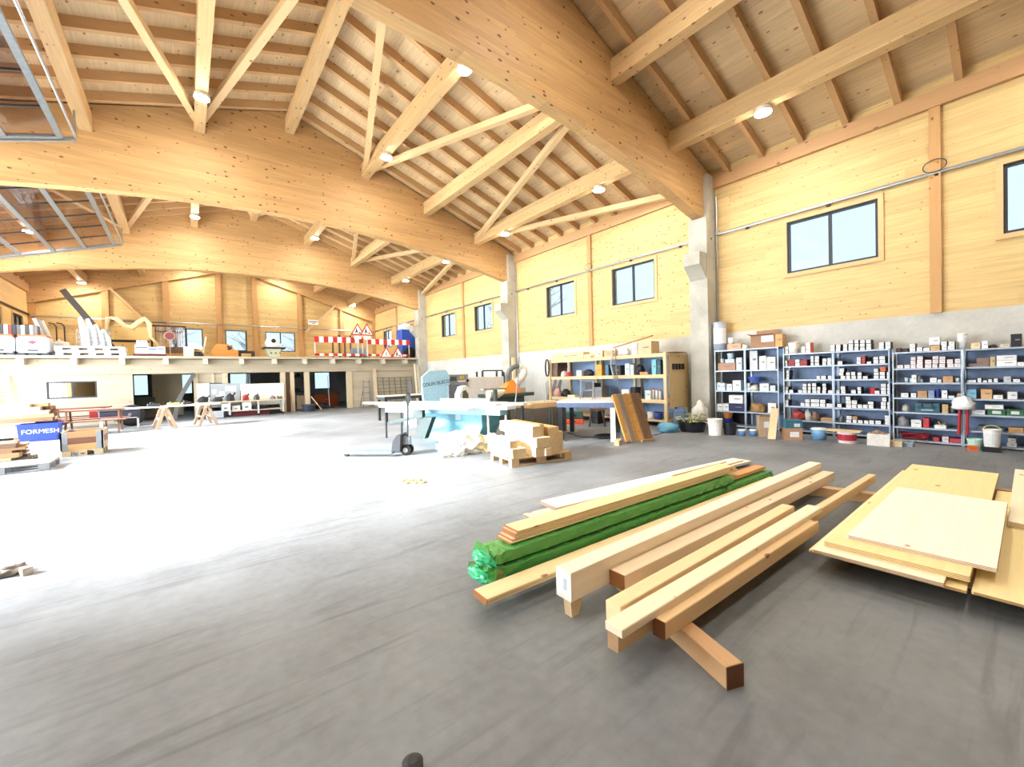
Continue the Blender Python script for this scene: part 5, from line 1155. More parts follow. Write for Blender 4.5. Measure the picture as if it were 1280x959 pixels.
# ================================================================ LEFT SIDE OF THE HALL
# crate of pallet collars
a = PZ(77, 572); b = Vector((PY(129, 571, a.y).x, a.y, 0)); d = b-a; rz = 0.0
Lx = d.length; n_ = Vector((0, 1, 0)); D_ = .8
cen = a+d/2+n_*D_/2
t = thing('collar_crate', 'wooden pallet collar crate with brown planks and steel corners on a pallet', 'crate', (cen.x, cen.y, 0), rz)
hx = Lx/2; hy = D_/2
for k in range(3):
    y = (-hy+.05, 0, hy-.05)[k]
    for x in (-hx+.07, 0, hx-.07): MB().box(x-.07, x+.07, y-.05, y+.05, 0, .1).build('block', wood((206, 186, 150), 'x'), t)
MB().box(-hx, hx, -hy, hy, .1, .13).build('pallet_deck', wood((206, 186, 150), 'x'), t)
for k, c in enumerate(((206, 160, 106), (126, 84, 64), (190, 140, 96))):
    z = .132+k*.135
    for s in (-1, 1):
        MB().box(-hx, hx, s*hy-.011, s*hy+.011, z, z+.132).build('plank', wood(c, 'x', None, .1, .3, (80, 50, 36)), t)
        MB().box(s*hx-.011, s*hx+.011, -hy+.012, hy-.012, z, z+.132).build('plank', wood(c, 'y', None, .1, .3, (80, 50, 36)), t)
for sx in (-1, 1):
    for sy in (-1, 1):
        MB().box(sx*hx-.014, sx*hx+.014, sy*hy-(.014 if sy < 0 else .1), sy*hy+(.1 if sy < 0 else .014), .13, .535).box(sx*hx-(.014 if sx < 0 else .1), sx*hx+(.1 if sx < 0 else .014), sy*hy-.014, sy*hy+.014, .13, .535).build('corner_steel', M_galv, t)
# flat dark pallets at the frame edge
a = PZ(62, 588); d = Vector((1, 0, 0)); rz = 0.0; n_ = Vector((0, 1, 0))
cen = a-d*.6+n_*.4
t = thing('pallet', 'grey empty pallet flat on the floor before the plank pile', 'pallet', (cen.x, cen.y, 0), rz); pallet_parts(t, 1.2, .8, (126, 126, 128))
cen2 = cen+n_*.88-d*.45
t = thing('pallet', 'second grey pallet on the floor carrying the splintered plank pile', 'pallet', (cen2.x, cen2.y, 0), rz); pallet_parts(t, 1.2, .8, (120, 116, 112))
LAY = ['lowest', 'second', 'third', 'fourth', 'fifth', 'sixth', 'seventh', 'eighth', 'topmost']
# pile of short split planks
rng = random.Random(12)
base = Vector((cen2.x, cen2.y, .145)); k = 0
for layer in range(7):
    for j in range(3):
        l = rng.uniform(.75, 1.0); c = rng.choice([(178, 140, 100), (150, 112, 80), (206, 176, 136), (120, 90, 66)])
        off = rng.uniform(-.06, .10)
        q = base+d*(off)+n_*(-.25+.25*j)
        o = MB().box(-l/2, l/2, -.11, .11, 0, .045).build('split_plank', wood(c, 'x', None, .1, .2), loc=(q.x, q.y, base.z+layer*.047)); o.rotation_euler.z = rz; tag(o, 'rough split plank in the pile on the grey pallet, %s layer' % LAY[layer], 'plank', 'rough planks on the pallet, %s layer' % LAY[layer])
# large lumber stack behind, pale boards with ragged ends
ya = 18.6; xa = PY(58, 520, ya).x; zt = PY(30, 505, ya).z
nl = 9; hl = (zt-.08)/nl
lay = 0
for k in range(2): 
    o = MB().box(-.05, .05, -.7, .7, 0, .08).build('skid_timber', wood((150, 120, 90), 'y'), loc=(xa-.6-1.4*k, ya+.6, 0)); tag(o, 'cross timber under the %s of the big pale board stack' % ['ragged end', 'middle'][k], 'timber')
for layer in range(nl):
    for j in range(4):
        off = rng.uniform(-.35, .15); l = 3.2; c = rng.choice([(196, 178, 146), (176, 148, 110), (150, 118, 84), (206, 192, 166)])
        o = MB().box(-l, 0, -.13, .13, 0, hl-.003).build('stacked_board', wood(c, 'x', None, .1, .15), loc=(xa+off, ya+.14+.28*j, .081+layer*hl)); tag(o, 'pale rough board with ragged end in the big stack, %s layer' % LAY[layer], 'board', 'pale boards in the big stack, %s layer' % LAY[layer])
# blue plastic bin with lettering
p = PZ(50, 547); t = thing('blue_bin', 'blue plastic bin with white lettering beside the collar crate', 'bin', (-2.85, 18.0, 0), 0)
wq = (PY(76, 540, 18).x-PY(25, 540, 18).x)/2; zt = PY(50, 529, 18.0).z
t.location.x = (PY(76, 540, 18).x+PY(25, 540, 18).x)/2
mb = MB().prism([(-wq*.92, 0), (wq*.92, 0), (wq, zt), (-wq, zt)], -.3, .3); mb.build('body', plain((30, 60, 190), .4), t)
MB().box(-wq-.02, wq+.02, -.32, .32, zt-.03, zt).build('rim', plain((34, 66, 200), .4), t)
text('FORMESH', .17, plain((235, 238, 245)), t, (.05, -.303, zt*.55), (PI/2, 0, 0))
# brown picnic style trestle tables
def picnic(loc, rz, lab):
    t = thing('picnic_table', lab, 'table', loc, rz); mw = wood((108, 62, 44), 'x', None, .1, .3, (70, 40, 30)); mz_ = wood((140, 100, 78), 'z', None, .1, .2)
    for k in range(4): MB().box(-.85, .85, -.36+.185*k, -.36+.185*k+.165, .74, .78).build('top_plank', mw, t)
    for s in (-1, 1):
        for k in range(2): MB().box(-.85, .85, s*.62-.15+.16*k, s*.62-.15+.16*k+.14, .42, .45).build('bench_plank', mw, t)
        MB().box(s*.6-.03, s*.6+.03, -.75, .75, .36, .42).build('bench_bearer', mz_, t)
        for q in (-1, 1): MB().bar((s*.6+.05, q*.25, .74), (s*.6+.05, q*.55, 0), .04, .1, (0, 1, 0)).build('leg', mz_, t)
picnic((-3.05, 21.4, 0), 0, 'brown wooden picnic table with benches under the gallery')
picnic((-2.4, 19.1, 0), 0, 'brown wooden picnic table before the other, beside the board stack')
# grill cart, big black disc
p = PZ(147, 536); t = thing('grill_cart', 'dark grill cart with steel tube legs beside the black disc', 'grill', (p.x+.05, 20.3, 0)); zt = PY(147, 512, 20).z
MB().box(-.5, .55, -.25, .25, zt-.35, zt-.05, .03).build('firebox', plain((52, 58, 74), .4), t); MB().box(-.52, .57, -.27, .27, zt-.05, zt, .01).build('lid', plain((96, 104, 118), .35), t)
for sx in (-.45, .5):
    for sy in (-.2, .2): MB().tube([(sx, sy, 0), (sx, sy, zt-.35)], .02, 8).build('leg', plain((226, 230, 234), .3, .3), t)
MB().tube([(-.45, -.24, .38), (.5, -.24, .38)], .018, 8).build('cross_tube', plain((226, 230, 234), .3, .3), t)
MB().lathe([(.05, -.27), (.05, -.25)], (.3, 0, zt-.2), 10, 'y').build('knob', M_steel, t)
MB().box(-.72, -.5, -.2, .2, zt-.28, zt-.02).build('red_side', plain((150, 40, 40)), t)
zt = PY(165, 506, 21.2).z; xx = PY(164, 520, 21.2).x
t = thing('black_disc', 'large black round spare wheel standing on edge behind the grill cart', 'wheel', (xx, 21.2, zt/2), 0)
r = zt/2
MB().lathe([(r*.55, -.12), (r*.9, -.14), (r, -.08), (r, .08), (r*.9, .14), (r*.55, .12)], n=32, axis='y').build('tyre', M_black, t, True)
MB().lathe([(.05, -.09), (r*.55, -.1), (r*.55, .1), (.05, .09)], n=24, axis='y').build('rim', plain((34, 36, 40)), t)
# sawhorses with boards
def sawhorse(x, y, rz, h, lab):
    t = thing('sawhorse', lab, 'sawhorse', (x, y, 0), rz); mw = wood((176, 150, 124), 'z', None, .1, .2)
    MB().box(-.05, .05, -.5, .5, h-.08, h).build('beam', wood((170, 140, 110), 'y'), t)
    for s in (-1, 1):
        for q in (-1, 1): MB().bar((s*.04, q*.4, h-.06), (s*.26, q*.48, 0), .09, .03, (0, 1, 0)).build('leg', mw, t)
        MB().bar((s*.16, -.44, h*.45), (s*.16, .44, h*.45), .025, .07).build('stretcher', mw, t)
sh = .74
xs1, xs2 = PZ(203, 537).x, PZ(258, 533).x
sawhorse(xs1+.05, 18.9, .15, sh, 'wooden sawhorse at the free end of the long boards'); sawhorse(xs2, 19.0, .15, sh, 'wooden sawhorse beside the workbench holding the long boards')
for k in range(3):
    x0 = PY([158, 190, 215][k], 513, 18.9).x; x1 = PY([262, 276, 276][k], 513, 18.9).x
    o = MB().box(-(x1-x0)/2, (x1-x0)/2, -.13, .13, 0, .04).build('long_board', wood((244, 234, 210), 'x', None, .1, .15), loc=((x0+x1)/2, 18.75+.28*k, sh+.002)); o.rotation_euler.z = 0.0; tag(o, ['long pale board on the sawhorses, reaching furthest to the grill', 'middle pale board on the sawhorses', 'shorter pale board at the back of the sawhorses'][k], 'board')
for k, (px, c, l) in enumerate(((193, (40, 44, 50), 'black hand tool lying on the long boards near their end'), (217, (206, 214, 120), 'yellow-green tool case on the sawhorse boards'), (233, (44, 48, 54), 'black drill lying on the sawhorse boards'))):
    p = PY(px, 510, 19.03); t = thing('power_tool', l, 'tool', (p.x, [18.75, 19.03, 19.03][k], sh+.043), .4*k)
    MB().box(-.17, .17, -.06, .06, 0, .09, .015).build('body', plain(c, .45), t); MB().box(-.1, .02, -.03, .03, .09, .15, .01).build('handle', M_black, t)
# leaning ladder at frame edge
t = thing('ladder', 'pale ladder leaning against the timber wall beside the board stack', 'ladder', (PY(3, 500, 22.8).x, 22.6, 0))
for s in (-.2, .2): MB().bar((s, 0, .0), (s-.12, .5, 2.0), .05, .03, (0, 1, 0)).build('rail', plain((226, 228, 226)), t)
for k in range(7): MB().bar((-.2-.12*(k+.5)/7.5, .5*(k+.5)/7.5, 2.0*(k+.5)/7.5), (.2-.12*(k+.5)/7.5, .5*(k+.5)/7.5, 2.0*(k+.5)/7.5), .03, .03).build('rung', plain((226, 228, 226)), t)
# small debris
p = PZ(22, 716); bag(p.x-.06, p.y, 0, .11, .08, .07, (120, 112, 104), 'small crumpled grey wrapper lying alone on the floor', 'wrapper', 81, 'wrapper', .6)
o = MB().box(-.03, .03, -.03, .03, 0, .06).build('stone_block', plain((200, 190, 178)), loc=(PZ(33, 718).x, PZ(33, 718).y, 0)); o.rotation_euler.z = .5; tag(o, 'small pale block beside the grey wrapper on the floor', 'block')
for k in range(6):
    p = PZ(505+k*4.5, 601+(k%2)*3); o = MB().blob((0, 0, 0), (.05, .04, .02), 90+k, .6, 3, 2).build('wood_chip', plain((222, 196, 120)), loc=(p.x, p.y, .0)); tag(o, 'tan wood chip in the small scatter on the open floor', 'wood chip', 'wood chips on the floor')
p = PZ(516, 962); o = MB().lathe([(.035, 0), (.04, .01), (.04, .03), (.02, .04)], n=20).build('rubber_cap', M_black, loc=(p.x, p.y, 0)); tag(o, 'small black rubber cap alone on the open floor', 'cap')

# ================================================================ UNDER THE GALLERY
Yw = 22.3
def U(px, py=500, Y=Yw): return PY(px, py, Y)
x0, x1 = U(243).x, U(357).x; zt = U(300, 501).z; zs = U(300, 513).z
t = thing('workbench', 'long workbench with lower shelf and castors under the gallery', 'workbench', ((x0+x1)/2, Yw, 0)); hw = (x1-x0)/2
MB().box(-hw, hw, -.1, .65, zt-.04, zt).build('worktop', wood((226, 206, 172), 'x'), t); MB().box(-hw*.3, hw-.1, -.05, .6, zs-.04, zs).build('lower_shelf', wood((206, 196, 180), 'x'), t)
for x in (-hw+.1, -.5, .6, hw-.12):
    for y in (-.04, .58): MB().box(x-.035, x+.035, y-.035, y+.035, .1, zt-.04).build('leg', plain((206, 206, 202)), t); MB().lathe([(.05, -.02), (.05, .02)], (x, y, .05), 12, 'y').build('castor', M_black, t)
Yp = 23.05
for k, (a, b, c, l) in enumerate(((246, 262, (240, 240, 234), 'white perforated board at the narrow end of the workbench'), (263, 300, (168, 176, 182), 'grey pin board with papers above the workbench'), (301, 355, (244, 242, 230), 'wide white perforated board above the workbench'))):
    p0, p1 = PY(a, 490, Yp), PY(b, 490, Yp); z0, z1 = zt+.02, PY((a+b)/2, 479.5, Yp).z
    t = thing('tool_board', l, 'board', ((p0.x+p1.x)/2, Yp, 0)); hw2 = (p1.x-p0.x)/2
    MB().box(-hw2, hw2, 0, .03, z0-.3, z1).build('panel', plain(c), t)
    for s in (-hw2+.05, hw2-.05): MB().box(s-.03, s+.03, .031, .07, 0, z1).build('support', M_darkm, t)
    if k == 1:
        for j, (u, v, w2, h2) in enumerate(((-.75, .3, .16, .22), (-.25, .22, .2, .2), (.15, .42, .18, .24), (.55, .4, .2, .26), (.5, .1, .17, .2), (-.5, .05, .15, .2))):
            MB().box(u*hw2-w2/2, u*hw2+w2/2, -.006, -.001, z0+v, z0+v+h2).build('paper', plain((226, 240, 248)), t)
for k, (a, pyt, c, l) in enumerate(((254, 493, (40, 42, 50), 'black bench grinder on the workbench'), (272, 494, (50, 54, 62), 'dark circular saw on the workbench'), (288, 489, (48, 52, 60), 'dark jigsaw with raised handle on the workbench'), (307, 491, (180, 60, 56), 'red angle grinder on the workbench'), (321, 491, (70, 76, 90), 'grey planer with hose on the workbench'), (341, 494, (120, 124, 130), 'grey sander on the workbench'), (350, 495, (90, 96, 104), 'grey polisher at the workbench end'))):
    p = PY(a, 500, Yw+.1); h = max(.08, PY(a, pyt, Yw).z-zt); t = thing('power_tool', l, 'tool', (p.x, Yw+.12, zt+.001), .3*k)
    MB().blob((0, 0, 0), (.2, .12, h*.5), 100+k, .25, 2, 2).build('motor', plain(c, .45), t); MB().bar((.02, 0, h*.25), (.24, 0, h*.8), .05, .05).build('handle', plain((30, 32, 36)), t); MB().lathe([(.07, -.015), (.07, .015)], (-.16, 0, .075), 12, 'y').build('disc', M_steel, t)
for k, (a, b, pyt, c, l) in enumerate(((277, 287, 505, WH, 'white carton on the lower workbench shelf, first in the row'), (290, 300, 507.5, (226, 222, 214), 'printed pale carton on the lower workbench shelf'), (303, 314, 503, WH, 'tall white carton on the lower workbench shelf'))):
    p0, p1 = U(a), U(b); t = thing('carton', l, 'carton', ((p0.x+p1.x)/2, Yw+.02, zs+.001)); h = U(a, pyt).z-zs; w2 = (p1.x-p0.x)/2
    MB().box(-w2, w2, 0, .35, 0, h).build('body', plain(c), t); MB().box(-w2*.5, w2*.3, -.003, 0, h*.25, h*.5).build('label', plain((150, 130, 120)), t)
p = U(324); bag(p.x, Yw+.2, zs+.001, .28, .18, .2, (40, 40, 64), 'dark cable heap on the lower workbench shelf', 'cables', 111, 'cable_heap', .4)
p = U(300); o = MB().box(-.7, .7, -.1, .2, 0, .2).build('red_box', plain((110, 36, 44)), loc=(U(315).x, Yw+.25, 0)); tag(o, 'long dark red box on the floor under the workbench', 'box')
p = U(263); o = MB().box(-.32, .32, 0, .4, 0, .3, .01).build('grey_cabinet', plain((196, 202, 212)), loc=(U(268).x, Yw+.05, 0)); tag(o, 'grey cabinet standing under the workbench', 'cabinet')
# stripped tool post items: leaning dark board, shovel, tub, cabinet, broom, plank
a = PY(222, 502, 23.0); b = PY(243, 467, 23.0); o = MB().bar((a.x, 22.7, a.z), (b.x, 23.1, b.z), .16, .03, (0, 1, 0)).build('leaning_board', plain((96, 98, 98))); o2 = o; tag(o, 'dark grey board leaning sloped in the gallery opening', 'board')
MB().bar((a.x-.12, 22.66, .0), (a.x, 22.7, a.z), .16, .03, (0, 1, 0)).build('lower_piece', plain((96, 98, 98)), o)
p = PY(386, 515, 22.9); t = thing('mortar_tub', 'dark blue-grey mortar tub on the floor at the timber post', 'tub', (PY(386, 515, 22.6).x, 22.6, 0)); MB().lathe([(.26, 0), (.32, .32), (.35, .32), (.35, .35), (.3, .35), (.24, .02)], n=16).build('body', plain((52, 58, 76)), t); MB().lathe([(.345, .3), (.355, .3), (.355, .33), (.345, .33)], n=16).build('rim', plain((64, 72, 92)), t)
a = PY(389, 496, 23.0); b = PY(401, 516, 22.9); o = MB().bar((a.x, 23.0, a.z), (b.x, 22.7, .03), .03, .1, (0, 1, 0)).build('leaning_plank', wood((236, 212, 176), 'z')); tag(o, 'pale plank leaning sloped on the post beside the brown cabinet', 'plank')
Yc = 26.0; x0, x1 = PY(393, 500, Yc).x, PY(423, 500, Yc).x; zt = PY(408, 492, Yc).z
t = thing('brown_cabinet', 'reddish brown wooden cabinet in the room under the gallery', 'cabinet', ((x0+x1)/2, Yc, 0)); hw = (x1-x0)/2; mbc = plain((150, 70, 34), .5)
MB().box(-hw, hw, 0, .5, 0, zt-.04).build('body', mbc, t); MB().box(-hw-.03, hw+.03, -.03, .53, zt-.04, zt).build('top', plain((120, 56, 30)), t)
for s in (-1, 1): 
    dd = MB().box(min(0, s*hw)+.02, max(0, s*hw)-.02, -.02, 0, .06, zt-.08).build('door', plain((160, 76, 38)), t); MB().box(s*.06-.01, s*.06+.01, -.035, -.021, zt*.5, zt*.5+.1).build('handle', M_steel, dd)
p = PY(414, 514, 23.6); t = thing('broom', 'broom with tall pale handle standing before the brown cabinet', 'broom', (p.x, 23.9, 0)); MB().tube([(0, 0, .1), (-.02, .1, PY(413, 470, 23.9).z)], .018, 8).build('handle', plain((206, 206, 200)), t); MB().box(-.22, .22, -.04, .04, .02, .12).build('head', M_darkm, t)
o = MB().blob((0, 0, 0), (.4, .3, .2), 121, .3).build('machine_lump', plain((44, 46, 54)), loc=(p.x-.35, 24.3, 0)); tag(o, 'dark machine base lump on the floor beside the broom', 'machine')
for k, (pyy, l) in enumerate(((472, 'upper dark shelf bracket with goods in the narrow opening'), (490, 'lower dark shelf bracket with goods in the narrow opening'))):
    p = PY(372, pyy, 25.2); t = thing('wall_bracket', l, 'shelf', (p.x, 25.06, p.z)); MB().box(-.3, .35, 0, .3, -.02, .02).build('plate', M_black, t); MB().blob((.0, .15, .02), (.16, .12, .12), 130+k, .2).build('goods', M_black, t)
    MB().bar((-.25, .05, -.02), (-.25, .05, -p.z), .03, .03).build('support', M_darkm, t)
p = PY(366, 515, 23.05); o = MB().bar((p.x, 22.95, .01), (p.x-.06, 23.14, PY(365, 487, 23).z), .05, .03, (0, 1, 0)).build('shovel_handle', wood((160, 128, 90), 'z')); tag(o, 'brown wooden handle leaning on the narrow timber post', 'handle')
# steel ladder frames and boards on the pale wall
t = thing('step_ladder', 'grey step ladder standing before the pale panel wall', 'ladder', (PY(459, 510, 22.8).x, 22.7, 0)); zt = PY(459, 475, 22.7).z
for s in (-.16, .16): MB().bar((s*1.5, 0, 0), (s, .12, zt), .03, .03).build('rail', plain((110, 112, 122)), t); MB().bar((s*1.8, .42, 0), (s*1.1, .16, zt*.62), .03, .03).build('rear_rail', plain((110, 112, 122)), t)
for k in range(5): z = zt*(k+.6)/5; MB().box(-.2, .2, .02+.1*z/zt, .06+.1*z/zt, z, z+.03).build('step', plain((120, 122, 132)), t)
x0, x1 = PY(472, 490, 23.1).x, PY(515, 490, 23.1).x; zt = PY(490, 472, 23.1).z
t = thing('steel_grid', 'dark steel mesh racks leaning against the pale wall', 'mesh', ((x0+x1)/2, 23.05, 0)); hw = (x1-x0)/2
for k in range(7): x = -hw+2*hw*k/6; MB().bar((x, -.12, 0), (x, .1, zt), .03, .03).build('upright', plain((92, 94, 92)), t)
for k in range(8): z = zt*(k+1)/8; MB().bar((-hw, -.14+.22*z/zt, z), (hw, -.14+.22*z/zt, z), .02, .025).build('crossbar', plain((110, 112, 108)), t)
for k, (px, c, pyt) in enumerate(((470, (206, 190, 160), 461), (521, (236, 222, 196), 455), (525, (214, 196, 160), 457), (514, (130, 130, 134), 476))):
    p = PY(px, 505, 22.9 if k == 0 else 22.3); zz = PY(px, pyt, 23.05 if k == 0 else 22.4).z
    o = MB().bar((p.x, p.y-.1, .01), (p.x+.02, p.y+.18 if k == 0 else p.y+.2, zz), .2 if k in (0, 3) else .1, .03, (0, 1, 0)).build('upright_board', plain(c) if k == 3 else wood(c, 'z')); tag(o, ['tall beige board leaning on the pale wall beside the mesh racks', 'pale board leaning upright at the gallery column', 'second beige board leaning upright at the gallery column', 'grey sheet piece leaning at the gallery column'][k], 'board')

# ================================================================ ON THE GALLERY
def G(px, py=443, Y=23.4): return PY(px, py, Y)
def gx(a, b, Y): return G(a, 430, Y).x, G(b, 430, Y).x
GZ = DZ+.001
# white tanks with orange lids
for k, (a, b, l) in enumerate(((-22, 19, 'white plastic tank with orange lid and no red mark on the gallery'), (20, 62, 'white plastic tank with orange lid and red diamond mark on the gallery'))):
    x0, x1 = gx(a, b, 23.3); h = G(30, 418.5, 23.3).z-DZ; t = thing('plastic_tank', l, 'tank', ((x0+x1)/2, 23.2, GZ)); hw = (x1-x0)/2-.01
    MB().box(-hw, hw, 0, .8, .1, h-.06, .07).build('body', plain((222, 232, 240), .4), t); MB().box(-hw+.03, hw-.03, .03, .77, h-.06, h, .02).build('lid', plain((230, 120, 70), .5), t)
    MB().box(-hw, hw, .05, .75, 0, .03).box(-hw, -hw+.2, .05, .75, .03, .1).box(-.1, .1, .05, .75, .03, .1).box(hw-.2, hw, .05, .75, .03, .1).build('pallet_base', M_darkm, t)
    MB().box(-hw*.3, hw*.35, -.008, .0, .2, .5).build('recess', plain((190, 206, 224)), t); MB().box(-hw*.3, hw*.35, -.012, -.008, .18, .23).build('slot', M_black, t)
    if k == 1: 
        mb = MB(); mb.prism([(-.14, h-.28), (0, h-.2), (.14, h-.28), (0, h-.36)], -.012, -.008); mb.build('diamond_mark', plain((130, 70, 90)), t)
hx0, hx1 = gx(0, 48, 23.5)
rng = random.Random(3)
for k in range(9):
    px = 3+k*5.3; p = G(px, 415, 23.5); c = [(70, 66, 70), (220, 220, 222), (120, 60, 60), (50, 52, 58), (90, 92, 96), (230, 230, 228), (60, 60, 66), (170, 172, 176), (110, 112, 118)][k]; h = (G(px, 406+.5*(k % 3), 23.5).z)-(G(px, 418.5, 23.3).z)
    zz = G(30, 418.5, 23.3).z+.002
    o = MB().box(-.05, .05, -.2, .2, 0, max(.1, h), .01).build('goods_piece', plain(c), loc=(p.x, 23.6, zz)); tag(o, ['dark', 'white', 'dark red', 'black', 'grey', 'bright white', 'slate', 'light grey', 'medium grey'][k]+' piece of goods lying on the orange tank lids', 'goods')
# leaning white frames beside the tanks
for k in range(3):
    a = G(62+k*3, 443, 23.6); b = G(40+k*4, 397+k, 23.9); o = MB().bar((a.x, 24.1+.12*k, GZ+.02), (b.x, 24.15+.12*k, b.z), .1, .05, (0, 1, 0)).build('frame_profile', plain([(236, 238, 238), (176, 180, 180), (240, 240, 236)][k])); tag(o, ['white profile leaning beside the white tanks', 'grey profile leaning between two white ones beside the tanks', 'cream profile leaning beside the wire basket'][k], 'profile')
bag(G(66).x, 25.0, GZ, .3, .3, .75, (214, 210, 200), 'pale heap of sheeting behind the leaning profiles', 'sheeting', 141, 'sheeting_heap', .5)
for k, px in enumerate((72, 82)):
    p = G(px, 443, 25.5); zt = G(px, 404, 25.5).z; o = MB().tube([(p.x, 25.5, GZ), (p.x, 25.5, zt-.15), (p.x-.08, 25.5, zt-.03), (p.x-.22, 25.5, zt)], .025, 7).build('tube_hook', M_darkm, smooth=True); tag(o, ['dark bent tube standing behind the pale sheeting heap', 'dark bent tube standing behind the white pallet stack'][k], 'tube')
# white pallets with basket of white chairs
x0, x1 = gx(69, 157, 23.3); hw = (x1-x0)/2; h1 = G(110, 436, 23.3).z-DZ
for k in range(2):
    t = thing('plastic_pallet', ['white plastic pallet lying lowest on the gallery', 'white plastic pallet stacked on the other, carrying the wire basket'][k], 'pallet', ((x0+x1)/2-.03*k, 23.3, GZ+k*.2)); mwp = plain((240, 243, 243), .4)
    MB().box(-hw, hw, 0, 1.0, .13, .195, .01).build('deck', mwp, t); MB().box(-hw, hw, 0, .1, 0, .04).build('front_runner', mwp, t)
    for q in range(5): x = -hw+.1+(2*hw-.2)*q/4; MB().box(x-.1, x+.1, .0, 1.0, .04, .13).build('foot', mwp, t)
pz_ = GZ+.4
x0, x1 = gx(97, 137, 23.6)
t = thing('wire_basket', 'grey wire basket on the white pallets', 'basket', ((x0+x1)/2, 23.5, pz_)); hw = (x1-x0)/2; hb = G(115, 412, 23.5).z-pz_
for k in range(9): x = -hw+2*hw*k/8; MB().bar((x, 0, 0), (x, 0, hb), .015, .015).build('wire', M_steel, t); MB().bar((x, .6, 0), (x, .6, hb), .015, .015).build('wire', M_steel, t)
for k in range(5): z = .01+(hb-.01)*k/4; MB().bar((-hw, 0, z), (hw, 0, z), .015, .015).build('wire', M_steel, t); MB().bar((-hw, .6, z), (hw, .6, z), .015, .015).build('wire', M_steel, t); MB().bar((-hw, 0, z), (-hw, .6, z), .015, .015).build('wire', M_steel, t); MB().bar((hw, 0, z), (hw, .6, z), .015, .015).build('wire', M_steel, t)
for k in range(4):
    xb = -hw+.24+.2*k; zt = [G(100, 397, 23.6).z, G(108, 398, 23.6).z, G(120, 405, 23.6).z, G(130, 411, 23.6).z][k]-pz_
    t2 = thing('white_chair_shell', 'white plastic chair shell standing in the wire basket, %s' % ['tallest one', 'second tallest one', 'third in height', 'lowest one'][k], 'chair shell', ((x0+x1)/2+xb, 23.56+.1*k, pz_+.012))
    MB().prism([(-.1, 0), (.12, 0), (.08, zt*.5), (-.1, zt), (-.2, zt*.97), (-.16, zt*.5)], 0, .06).build('shell', plain((236, 239, 242), .35), t2); MB().prism([(-.06, zt*.1), (.0, zt*.1), (-.1, zt*.92), (-.14, zt*.9)], -.008, -.001).build('fold_line', plain((180, 186, 194)), t2)
# long dark board leaning to the roof
a = G(127, 414, 24.4); b = G(78, 362, 24.7); o = MB().bar((a.x+.55, 24.5, GZ+.02), (b.x, 24.7, b.z), .22, .05, (0, 1, 0)).build('dark_board', plain((72, 66, 64))); tag(o, 'long dark board leaning steeply above the white pallets', 'board')
# big golden crate with film on top
Yg = 25.3; x0, x1 = gx(136, 187, Yg); t = thing('film_crate', 'golden plywood crate with dark slots under crumpled clear film', 'crate', ((x0+x1)/2, Yg, GZ)); hw = (x1-x0)/2; h = G(160, 409, Yg).z-DZ
MB().box(-hw, hw, 0, 1.0, 0, h*.52, .01).build('lower_case', wood((228, 190, 116), 'x'), t); MB().box(-hw, hw, 0, 1.0, h*.6, h, .01).build('upper_case', wood((232, 196, 124), 'x'), t)
MB().box(-hw+.05, hw-.05, .05, .95, h*.52, h*.6).build('gap_spacer', M_black, t)
mb = MB(); zt = G(160, 399, Yg).z-DZ
pts = [(-hw-.05, 0, h*.8), (-hw, 0, zt+.02), (-hw*.6, 0, zt-.0), (-hw*.2, 0, zt-.3), (.1, 0, zt-.38), (hw*.5, 0, zt-.12), (hw*.8, 0, zt+.05), (hw+.02, 0, zt-.15), (hw+.05, 0, h*.7), (hw+.3, 0, h*.45)]
mb.tube(pts, [.06, .09, .11, .1, .12, .11, .12, .1, .07, .05], 10); mb.build('film_roll', plain((244, 226, 176), .3), t, True)
MB().box(-hw, hw+.6, .95, 1.02, G(160, 398.5, Yg).z-DZ-.03, G(160, 398.5, Yg).z-DZ+.02).build('dark_top_edge', plain((90, 74, 52)), t)
# red pallet with white cartons
x0, x1 = gx(166, 207, 23.3); hw = (x1-x0)/2; t = thing('red_pallet', 'dark red flat pallet with blue and white cartons', 'pallet', ((x0+x1)/2, 23.25, GZ)); MB().box(-hw, hw, 0, .7, .05, .12).build('deck', plain((110, 40, 48)), t)
for x in (-hw+.1, 0, hw-.1): MB().box(x-.1, x+.1, 0, .7, 0, .05).build('foot', plain((90, 34, 40)), t)
for k, (u0, u1, z0, z1, c, l) in enumerate(((-.9, -.1, .122, .5, (226, 234, 246), 'blue and white carton low on the red pallet'), (-.8, -.15, .502, .68, (210, 220, 240), 'blue striped carton on top of the red pallet pile'), (-.08, .45, .122, .42, (190, 214, 236), 'light blue carton in the middle of the red pallet'), (.47, .95, .122, .44, (236, 238, 240), 'white carton at the end of the red pallet'))):
    t2 = thing('carton', l, 'carton', ((x0+x1)/2+(u0+u1)/2*hw, 23.33, GZ+z0)); w2 = (u1-u0)/2*hw; MB().box(-w2, w2, 0, .4, 0, z1-z0).build('body', plain(c), t2); MB().box(-w2*.9, w2*.9, -.004, 0, (z1-z0)*.62, (z1-z0)*.78).build('stripe', plain((90, 110, 170)), t2)
